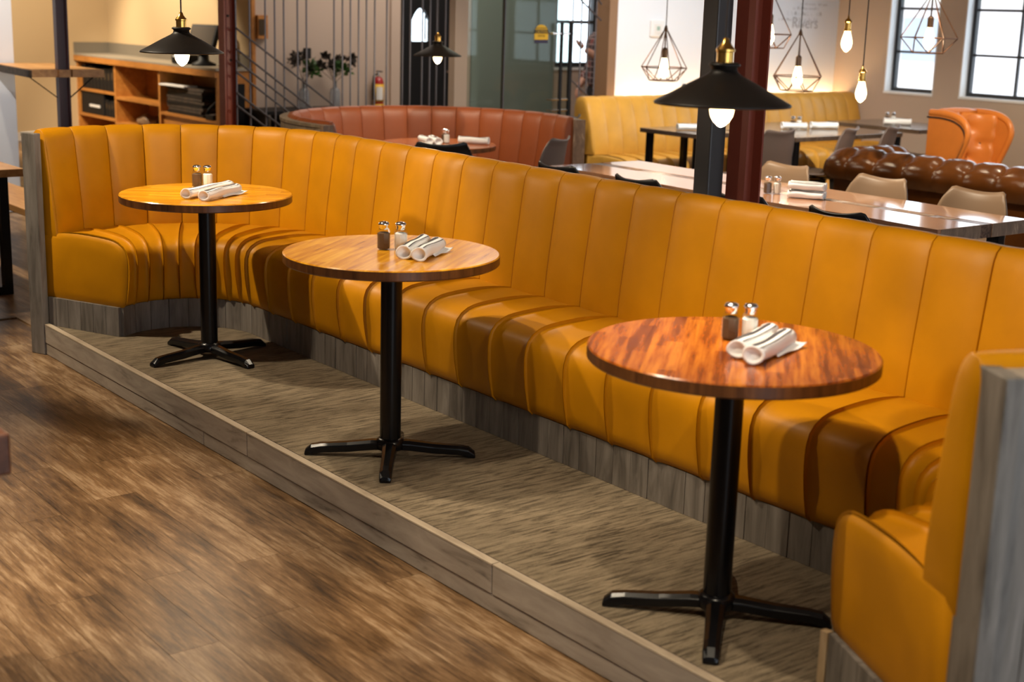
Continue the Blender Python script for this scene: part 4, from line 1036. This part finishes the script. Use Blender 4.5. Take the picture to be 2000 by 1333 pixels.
# ------------------------------------------------------------------ moulded shell chairs
def chair_shell_bm():
    b = B()
    prof = [(0.235, 0.440), (0.215, 0.452), (0.12, 0.442), (0.0, 0.432), (-0.11, 0.436), (-0.175, 0.462), (-0.212, 0.52), (-0.235, 0.60), (-0.255, 0.70), (-0.272, 0.78), (-0.288, 0.822), (-0.302, 0.832)]
    P_ = prof_resample(prof, 22)
    def fn(u, v):
        i = v * 22; k_ = min(int(i), 21); f = i - k_
        x = P_[k_][0] * (1 - f) + P_[k_ + 1][0] * f; z = P_[k_][1] * (1 - f) + P_[k_ + 1][1] * f
        s_ = 2 * u - 1
        w = 0.225 + 0.015 * math.sin(v * PI) - 0.035 * max(0, (v - 0.72) / 0.28) ** 2
        if v < 0.12: w -= 0.05 * (1 - v / 0.12) ** 2
        back = max(0.0, min(1.0, (v - 0.45) / 0.25))
        x += back * 0.055 * s_ * s_
        z += (1 - back) * 0.030 * s_ * s_ * (0.4 + v)
        e = max(0, (v - 0.80) / 0.20)
        z += e * (0.030 * s_ * s_ - 0.060 * (max(0, abs(s_) - 0.80) / 0.20) ** 2)
        return (x, s_ * w, z)
    grid(b, fn, 18, 24)
    return b
def make_chair(label, m, group, legm):
    t = thing('shell_chair', label, 'chair', (0, 0, 0), 0, group)
    s = obj('shell', chair_shell_bm(), m, t, smooth=True); md = s.modifiers.new('thick', 'SOLIDIFY'); md.thickness = 0.011; md.offset = -1
    for sx, sy in ((0.13, 0.15), (0.13, -0.15), (-0.13, 0.15), (-0.13, -0.15)):
        obj('leg', cyl(B(), (sx, sy, 0.405), (sx * 1.5, sy * 1.4, 0.0), 0.016, 0.011, 10), legm, t, smooth=True)
    obj('leg_frame', (lambda b: (cyl(b, (0.13, 0.15, 0.40), (-0.13, -0.15, 0.40), 0.007), cyl(b, (0.13, -0.15, 0.40), (-0.13, 0.15, 0.40), 0.007), b)[-1])(B()), M['blackmatte'], t)
    return t
proto = {}
def chair(kind, x, y, face, label, group):
    m = {'grey': M['shell_grey'], 'tan': M['shell_warm_lit'], 'black': M['shell_black_shaded']}[kind]
    if kind not in proto: t = make_chair(label, m, group, M['legwood'] if kind != 'black' else M['blackmatte']); proto[kind] = t
    else: t = copy_tree(proto[kind])
    t.location = (x, y, 0); t.rotation_euler = (0, 0, face); t['label'] = label; t['group'] = group
    return t
G1 = 'shade-blackened taupe shell chairs along the near side of the communal table'
for x, l in ((-6.50, 'farthest'), (-5.80, 'second farthest'), (-5.02, 'third from the far end'), (-4.37, 'nearest')):
    chair('black', x, 5.63, R(90), 'shade-blackened shell chair, %s on the banquette side of the communal table' % l, G1)
G2 = 'lit-coloured taupe shell chairs along the far side of the communal table'
for x, l in ((-5.92, 'left, beside the red column'), (-5.19, 'middle, before the dark sofa'), (-4.54, 'right, at the table end')):
    chair('tan', x, 6.50, R(-90), 'lit-coloured taupe shell chair on the far side of communal table, %s' % l, G2)
G3 = 'taupe shell chairs at the dark tables'
chair('grey', -7.97, 9.50, R(203), 'taupe shell chair at the dark table, left of the pair', G3)
chair('grey', -7.96, 10.05, R(203), 'taupe shell chair at the dark table, right of the pair', G3)
chair('grey', -8.05, 8.78, R(180), 'taupe shell chair mostly hidden behind the red column', G3)
chair('grey', -8.12, 6.42, R(208), 'taupe shell chair at the open side of the rust booth', G3)
chair('black', -8.10, 5.62, R(150), 'black shell chair, top edge just showing before the booth table', 'black shell chairs by the booth')
chair('black', -9.78, 7.93, R(212), 'black shell chair in shadow between booth and wall bench', 'black shell chairs by the booth')

# ------------------------------------------------------------------ communal table
cm = thing('communal_table', 'long pinkish live-edge slab communal table with dark resin inlay', 'table', (-7.05, 5.82, 0))
Lc = 2.985
def slab(bm, y0, y1, z0, z1, L, wav, sgn, skew):
    n = 40; lo = []; hi = []
    for i in range(n + 1):
        x = L * i / n; w = 0.012 * math.sin(x * 3.1 + wav) + 0.006 * math.sin(x * 8 + wav)
        a = (x, y0 + (w if sgn < 0 else 0)); c = (x, y1 + (w if sgn > 0 else 0))
        lo.append((a, c))
    V = [[bm.verts.new((p[0] + skew * 0, p[1] + (0.015 * sgn * -1 if (k_ == (0 if sgn < 0 else 1)) and z == z0 else 0), z)) for p, k_ in ((a, 0), (c, 1))] for (a, c) in lo for z in (z0, z1)]
    for i in range(n):
        a0, a1 = V[2 * i], V[2 * i + 1]; c0, c1 = V[2 * i + 2], V[2 * i + 3]
        bm.faces.new((a1[0], c1[0], c1[1], a1[1])); bm.faces.new((a0[0], a0[1], c0[1], c0[0]))
        bm.faces.new((a0[0], c0[0], c1[0], a1[0])); bm.faces.new((a0[1], a1[1], c1[1], c0[1]))
    bm.faces.new((V[0][0], V[1][0], V[1][1], V[0][1])); bm.faces.new((V[-2][0], V[-2][1], V[-1][1], V[-1][0]))
    return bm
obj('slab', slab(B(), -0.06, 0.285, 0.69, 0.76, Lc, 0.3, -1, 0), M['communal'], cm)
obj('slab', slab(B(), 0.385, 0.71, 0.69, 0.76, Lc, 1.7, 1, 0), M['communal'], cm)
obj('resin_strip', box(B(), 0.002, Lc - 0.002, 0.286, 0.384, 0.69, 0.7585), M['resin'], cm)
for x0, x1 in ((0.25, 0.45), (1.95, 2.02), (2.1, 2.3), (2.42, 2.66), (2.72, 2.80)):
    obj('inlay_block', box(B(), x0, x1, 0.30, 0.37, 0.7586, 0.7605), M['endgrain'], cm)
obj('end_face', box(B(), Lc, Lc + 0.004, -0.04, 0.285, 0.692, 0.759), M['endgrain'], cm)
obj('end_face', box(B(), Lc, Lc + 0.004, 0.385, 0.70, 0.692, 0.759), M['endgrain'], cm)
for x in (0.02, Lc - 0.075):
    for y in (0.04, 0.46): obj('leg', box(B(), x, x + 0.07, y, y + 0.05, 0.0, 0.689), M['black'], cm)
    obj('foot_rail', box(B(), x, x + 0.07, 0.091, 0.459, 0.0, 0.04), M['black'], cm)

# ------------------------------------------------------------------ dark tables
def square_table(label, x0, x1, y0, y1, legs):
    t = thing('dining_table', label, 'table', ((x0 + x1) / 2, (y0 + y1) / 2, 0)); w, d = (x1 - x0) / 2, (y1 - y0) / 2
    obj('tabletop', box(B(), -w, w, -d, d, 0.722, 0.76), M['darktop'], t, bevel=0.003)
    if legs == 1:
        obj('pole', cyl(B(), (0, 0, 0.02), (0, 0, 0.721), 0.038, n=20), M['black'], t, autos=True)
        obj('base', lathe(B(), [(0, 0), (0.24, 0), (0.24, 0.008), (0.05, 0.025), (0, 0.025)], 24), M['black'], t)
        obj('top_bracket', (lambda b: (box(b, -0.2, 0.2, -0.03, 0.03, 0.70, 0.7215), box(b, -0.03, 0.03, -0.2, 0.2, 0.70, 0.7215), b)[-1])(B()), M['black'], t)
    else:
        for sx in (-1, 1):
            for sy in (-1, 1): obj('leg', box(B(), sx * (w - 0.06) - 0.025, sx * (w - 0.06) + 0.025, sy * (d - 0.07) - 0.025, sy * (d - 0.07) + 0.025, 0, 0.721), M['black'], t)
square_table('small dark table at the left end of the wall bench', -9.12, -8.42, 8.46, 9.02, 4)
square_table('larger dark table at the wall bench behind the taupe chairs', -9.15, -7.88, 9.08, 10.50, 4)
square_table('dark pedestal table under the narrow window', -9.10, -8.02, 10.92, 11.72, 1)

# ------------------------------------------------------------------ chesterfield sofa (tufted roll back)
sf = thing('chesterfield_sofa', 'dark brown glossy tufted leather chesterfield sofa seen from behind', 'sofa', (-7.18, 8.55, 0))
Ls = 2.86; rr = 0.128; zc = 0.625
def roll_bm(L, axis, npl, tuft=True, r=rr):
    b = B(); nL, nA = npl * 12, 32
    def fn(u, v):
        a = R(-40) + v * R(285); s_ = u * npl
        ph = (s_ - math.floor(s_)); pleat = 1 - abs(2 * ph - 1) ** 3.0
        top = max(0.0, math.sin(a)) 
        # diamond tufting across the crown
        q = (a - R(60)) / R(38); g = 1.0
        for row in (0, 1, 2):
            off = 0.5 if row % 2 else 0.0
            du = (s_ + off) - round(s_ + off); dv = q - row
            g -= 0.55 * math.exp(-(du * du * 26 + dv * dv * 9))
        amt = 0.034 * pleat * (0.35 + 0.65 * max(0, math.cos(a - R(150)))) if tuft else 0
        rad = r + amt + 0.020 * (g - 1)
        t_ = min(u, 1 - u) * L
        rad *= 0.50 + 0.50 * math.sqrt(max(0.0, 1 - (1 - min(1, t_ / 0.26)) ** 2))
        if axis == 'X': return (u * L, -math.cos(a) * rad, zc - (r - rad) * 0.5 + math.sin(a) * rad)
        return (math.cos(a) * rad * -1, u * L, zc + math.sin(a) * rad)
    V = grid(b, fn, nL, nA)
    b.faces.new([V[0][j] for j in range(nA + 1)]); b.faces.new([V[-1][j] for j in range(nA, -1, -1)])
    return b
obj('back_roll', roll_bm(Ls, 'X', 11), M['chest'], sf, smooth=True, loc=(0, 0.13, 0))
obj('arm_roll', roll_bm(0.86, 'Y', 4), M['chest'], sf, smooth=True, loc=(0.10, 0.06, 0))
obj('arm_roll', roll_bm(0.86, 'Y', 4), M['chest'], sf, smooth=True, loc=(Ls - 0.10, 0.06, 0))
obj('back_panel', box(B(), 0.08, Ls - 0.08, 0.09, 0.22, 0.10, 0.60), M['chest'], sf, bevel=0.02)
for x in (0.05, Ls - 0.17): obj('arm_panel', box(B(), x, x + 0.12, 0.225, 1.0, 0.10, 0.56), M['chest'], sf, bevel=0.02)
obj('seat_base', box(B(), 0.171, Ls - 0.171, 0.225, 0.98, 0.10, 0.30), M['chest'], sf)
for i in range(3):
    w = (Ls - 0.36) / 3; obj('seat_cushion', box(B(), 0.18 + i * w, 0.18 + (i + 1) * w - 0.006, 0.25, 1.0, 0.301, 0.44), M['chest'], sf, bevel=0.04, seg=4)
for x in (0.12, Ls - 0.16):
    for y in (0.13, 0.92): obj('foot', lathe(B(), [(0, 0), (0.022, 0), (0.035, 0.05), (0.03, 0.099), (0, 0.099)], 12, (x, y, 0)), M['blackmatte'], sf, smooth=True)

# ------------------------------------------------------------------ wing chairs
def wing_chair(label, x, y, rz):
    t = thing('wing_chair', label, 'armchair', (x, y, 0), rz, 'orange tufted wing chairs'); t.scale = (0.80, 0.75, 0.95)
    # local: faces +X, back at -X, width along Y
    def inner(u, v):
        s_ = 2 * u - 1; z = 0.42 + v * 0.60
        g = 0.0
        for row in range(5):
            off = 0.5 if row % 2 else 0.0; du = (u * 3.2 + off) - round(u * 3.2 + off); dv = v * 4.4 - (row + 0.5)
            g += math.exp(-(du * du * 30 + dv * dv * 14))
        crease = 0.35 * (math.exp(-((u * 3.2 + v * 2.2) % 1 - 0.5) ** 2 * 60) + math.exp(-((u * 3.2 - v * 2.2) % 1 - 0.5) ** 2 * 60))
        return (-0.25 - 0.09 * v + (0.17 + 0.10 * v) * abs(s_) ** 4 - 0.060 * g - 0.016 * crease, s_ * (0.315 + 0.01 * v), z + (0.015 * (1 - s_ * s_) if v > 0.99 else 0))
    b = B(); grid(b, inner, 36, 44); s = obj('tufted_back', b, M['tan'], t, smooth=True); md = s.modifiers.new('thick', 'SOLIDIFY'); md.thickness = 0.05; md.offset = -1
    b = B()
    for row in range(5):
        off = 0.5 if row % 2 else 0.0
        for c in range(-1, 4):
            u = (c - off) / 3.2; v = (row + 0.5) / 4.4
            if 0.06 < u < 0.94 and v < 0.97:
                p = inner(u, v); cyl(b, (p[0] - 0.004, p[1], p[2]), (p[0] + 0.008, p[1], p[2]), 0.010, 0.006, 8)
    tag(obj('buttons', b, M['bronzedark'], t), 'sunken leather buttons', kind='stuff')
    obj('outer_back', box(B(), -0.43, -0.405, -0.33, 0.33, 0.14, 1.0), M['tan'], t, bevel=0.01)
    for sg in (-1, 1):
        prof = [(-0.42, 0.14), (-0.42, 1.03), (-0.22, 1.03), (-0.06, 1.01), (0.05, 0.965), (0.10, 0.90), (0.10, 0.84), (0.06, 0.75), (0.0, 0.64), (-0.05, 0.54), (-0.07, 0.47), (-0.07, 0.40), (-0.07, 0.14)]
        P_ = prof
        b = B(); y0, y1 = sg * 0.335, sg * 0.385
        A = [b.verts.new((p[0], y0, p[1])) for p in P_]; C = [b.verts.new((p[0], y1, p[1])) for p in P_]
        b.faces.new(A); b.faces.new(C[::-1])
        for i in range(len(P_)): b.faces.new((A[i], A[(i + 1) % len(P_)], C[(i + 1) % len(P_)], C[i]))
        wg = obj('wing', b, M['tan'], t, bevel=0.008)
        pts = [(p[0], sg * 0.360, p[1]) for p in prof_resample(P_[1:-1], 40)]
        obj('rolled_edge', tube(B(), pts, 0.034, 10), M['tan'], wg, smooth=True)
        b = B()
        for p in prof_resample([(q[0] - 0.012, q[1] - 0.038) for q in P_[1:-1]], 90): cyl(b, (p[0], sg * 0.384, p[1]), (p[0], sg * 0.393, p[1]), 0.0095, 0.006, 6)
        tag(obj('nail_heads', b, M['cord'], wg), 'dark nail head trim', kind='stuff')
    obj('top_roll', tube(B(), [(-0.37, -0.36, 1.02), (-0.39, -0.2, 1.035), (-0.40, 0, 1.04), (-0.39, 0.2, 1.035), (-0.37, 0.36, 1.02)], 0.035, 10), M['tan'], t, smooth=True)
    obj('seat_base', box(B(), -0.40, 0.31, -0.33, 0.33, 0.14, 0.34), M['tan'], t, bevel=0.01)
    obj('seat_cushion', box(B(), -0.26, 0.38, -0.32, 0.32, 0.341, 0.48), M['tan'], t, bevel=0.05, seg=4)
    for sx in (-0.37, 0.27):
        for sy in (-0.3, 0.3): obj('leg', cyl(B(), (sx, sy, 0.139), (sx, sy, 0), 0.022, 0.014, 8), M['bronzedark'], t)
wing_chair('orange leather wing chair with button tufting, whole in view', -7.05, 10.46, R(-6))
wing_chair('orange leather wing chair cut off by the right edge of the photo', -6.75, 11.50, R(-8))

# ------------------------------------------------------------------ left side table, bench, near table corner
lt = thing('side_table', 'light wood table with black steel legs left of the banquette end', 'table', (-8.15, 2.75, 0))
obj('tabletop', box(B(), -1.9, 0, -0.80, 0, 0.715, 0.76), M['slab'], lt, bevel=0.004)
for x in (-0.20, -1.75):
    for y in (-0.10, -0.75): obj('leg', box(B(), x, x + 0.055, y, y + 0.05, 0, 0.714), M['black'], lt)
    obj('foot_rail', box(B(), x, x + 0.055, -0.699, -0.101, 0.0, 0.05), M['black'], lt)
lb = thing('side_bench', 'wooden bench with black legs behind the light wood table', 'bench', (-8.55, 3.08, 0))
obj('seat', box(B(), -1.9, 0, -0.17, 0.17, 0.405, 0.45), M['slab'], lb, bevel=0.004)
for x in (-0.16, -1.70):
    for y in (-0.13, 0.08): obj('leg', box(B(), x, x + 0.05, y, y + 0.05, 0, 0.404), M['black'], lb)
nt = thing('near_table', 'dark reddish wood table corner at the left edge, close to the camera', 'table', (-3.105, 0.985, 0))
obj('tabletop', box(B(), -0.75, 0.0, -1.2, 0.0, 0.672, 0.77), M['redwood'], nt, bevel=0.006)
for x, y in ((-0.12, -0.9), (-0.7, -0.9), (-0.7, -0.3), (-0.22, -0.3)): obj('leg', box(B(), x - 0.03, x + 0.03, y - 0.03, y + 0.03, 0, 0.671), M['blackmatte'], nt)

# ------------------------------------------------------------------ person in the vestibule
def skin_obj(name, verts, edges, radii, m, parent, root=0, sub=2):
    me = bpy.data.meshes.new(name); me.from_pydata(verts, edges, []); me.materials.append(m)
    o = link(name, me, parent)
    o.modifiers.new('skin', 'SKIN')
    me.skin_vertices.items() if hasattr(me.skin_vertices, 'items') else None
    if not me.skin_vertices:
        bpy.context.view_layer.objects.active = o
    for i, r_ in enumerate(radii):
        sv = me.skin_vertices[0].data[i]; sv.radius = r_ if isinstance(r_, tuple) else (r_, r_); sv.use_root = (i == root)
    s = o.modifiers.new('sub', 'SUBSURF'); s.levels = sub; s.render_levels = sub
    for p in me.polygons: p.use_smooth = True
    return o
pn = thing('person', 'person in a dark red plaid shirt and black trousers standing behind the rods', 'person', (-11.9, 10.46, 0), R(-100))
# local: faces +X ; turned so the figure looks to the left of the picture
skin_obj('body', [(0, 0, 1.00), (0, 0, 1.14), (0.01, 0, 1.30), (0.0, 0, 1.44), (0.005, 0, 1.53), (0.02, 0, 1.595), (0.025, 0, 1.67), (0.02, 0, 1.745), (0.015, 0, 1.80),
                  (0, 0.17, 1.43), (0.02, 0.235, 1.30), (0.04, 0.25, 1.17), (0.16, 0.225, 1.22), (0.30, 0.18, 1.30), (0.36, 0.165, 1.335),
                  (0, -0.17, 1.43), (0.0, -0.235, 1.30), (-0.01, -0.26, 1.15), (0.06, -0.265, 1.04), (0.14, -0.26, 0.94), (0.165, -0.26, 0.905),
                  (0, 0, 0.92), (0.0, 0.10, 0.80), (0.03, 0.11, 0.50), (0.0, 0.11, 0.10), (0.0, -0.10, 0.80), (0.04, -0.11, 0.50), (0.0, -0.11, 0.10)],
         [(0, 1), (1, 2), (2, 3), (3, 4), (4, 5), (5, 6), (6, 7), (7, 8), (3, 9), (9, 10), (10, 11), (11, 12), (12, 13), (13, 14), (3, 15), (15, 16), (16, 17), (17, 18), (18, 19), (19, 20), (0, 21), (21, 22), (22, 23), (23, 24), (21, 25), (25, 26), (26, 27)],
         [0.15, 0.145, 0.16, 0.12, 0.062, 0.085, 0.108, 0.105, 0.07, 0.08, 0.06, 0.052, 0.048, 0.04, 0.034, 0.08, 0.06, 0.052, 0.048, 0.04, 0.034, 0.15, 0.095, 0.07, 0.05, 0.095, 0.07, 0.05], M['skin'], pn)
skin_obj('shirt', [(0, 0, 0.90), (0, 0, 1.00), (0, 0, 1.14), (0.01, 0, 1.30), (0.0, 0, 1.44), (0.005, 0, 1.50),
                  (0, 0.17, 1.43), (0.02, 0.235, 1.30), (0.04, 0.25, 1.17), (0.16, 0.225, 1.22), (0.26, 0.19, 1.28),
                  (0, -0.17, 1.43), (0.0, -0.235, 1.30), (-0.01, -0.26, 1.15), (0.06, -0.265, 1.04), (0.11, -0.262, 0.98)],
         [(0, 1), (1, 2), (2, 3), (3, 4), (4, 5), (4, 6), (6, 7), (7, 8), (8, 9), (9, 10), (4, 11), (11, 12), (12, 13), (13, 14), (14, 15)],
         [0.20, 0.195, 0.185, 0.20, 0.155, 0.11, 0.115, 0.09, 0.078, 0.07, 0.062, 0.115, 0.09, 0.078, 0.07, 0.062], M['plaid'], pn)
skin_obj('trousers', [(0, 0, 1.02), (0, 0, 0.92), (0.0, 0.10, 0.78), (0.03, 0.11, 0.50), (0.0, 0.11, 0.08), (0.0, -0.10, 0.78), (0.04, -0.11, 0.50), (0.0, -0.11, 0.08)],
         [(0, 1), (1, 2), (2, 3), (3, 4), (1, 5), (5, 6), (6, 7)], [0.175, 0.18, 0.125, 0.098, 0.08, 0.125, 0.098, 0.08], M['trouser'], pn)
for sy in (0.11, -0.11):
    b = B(); bmesh.ops.create_uvsphere(b, u_segments=14, v_segments=8, radius=1.0)
    for v in b.verts: v.co = Vector((0.06 + v.co.x * 0.14, sy + v.co.y * 0.05, 0.002 + max(0, 0.04 + v.co.z * 0.055)))
    obj('shoe', b, M['blackmatte'], pn, smooth=True)
b = B(); bmesh.ops.create_uvsphere(b, u_segments=24, v_segments=18, radius=1.0)
for v in b.verts: v.co = Vector((v.co.x * 0.108 + 0.002, v.co.y * 0.098, v.co.z * 0.120 + 1.715))
bmesh.ops.delete(b, geom=[v for v in b.verts if v.co.z < 1.615 or (v.co.x > 0.035 and v.co.z < 1.765)], context='VERTS')
obj('hair', b, M['hair'], pn, smooth=True)
for sy in (-0.032, 0.032): obj('eye', (lambda b: (bmesh.ops.create_uvsphere(b, u_segments=8, v_segments=6, radius=0.010), [setattr(v, 'co', v.co + Vector((0.100, sy, 1.69))) for v in b.verts], b)[-1])(B()), M['hair'], pn, smooth=True)
obj('nose', (lambda b: (bmesh.ops.create_uvsphere(b, u_segments=8, v_segments=6, radius=0.016), [setattr(v, 'co', Vector((v.co.x * 1.2 + 0.112, v.co.y * 0.8, v.co.z * 1.6 + 1.66))) for v in b.verts], b)[-1])(B()), M['skin'], pn, smooth=True)
obj('mouth', box(B(), 0.09, 0.106, -0.022, 0.022, 1.612, 1.619), M['rust'], pn)
for sy in (-0.096, 0.096): obj('ear', (lambda b: (bmesh.ops.create_uvsphere(b, u_segments=8, v_segments=6, radius=0.02), [setattr(v, 'co', Vector((v.co.x * 0.9 + 0.01, v.co.y * 0.4 + sy, v.co.z * 1.5 + 1.68))) for v in b.verts], b)[-1])(B()), M['skin'], pn, smooth=True)
for sg, hp, dr in ((1, (0.36, 0.165, 1.335), (0.7, -0.2, 0.5)), (-1, (0.165, -0.26, 0.905), (0.4, 0.05, -0.85))):
    vs = [hp]; es = []; rs = [0.03]; d = Vector(dr).normalized(); sd = Vector((0, 1, 0)) * sg; up = d.cross(sd)
    for q in range(4):
        off = sd * 0.018 * (q - 1.5); L = (0.085, 0.095, 0.09, 0.07)[q]; base = Vector(hp) + d * 0.05 + off
        i0 = len(vs); vs += [tuple(base), tuple(base + d * L * 0.5 + up * 0.012), tuple(base + d * L * 0.85 + up * 0.035)]; es += [(0, i0), (i0, i0 + 1), (i0 + 1, i0 + 2)]; rs += [0.012, 0.0095, 0.008]
    i0 = len(vs); tb = Vector(hp) + sd * -0.02 + d * 0.01; vs += [tuple(tb + up * 0.02), tuple(tb + up * 0.045 + d * 0.03), tuple(tb + up * 0.05 + d * 0.055)]; es += [(0, i0), (i0, i0 + 1), (i0 + 1, i0 + 2)]; rs += [0.014, 0.011, 0.009]
    skin_obj('hand', vs, es, rs, M['skin'], pn, sub=1)
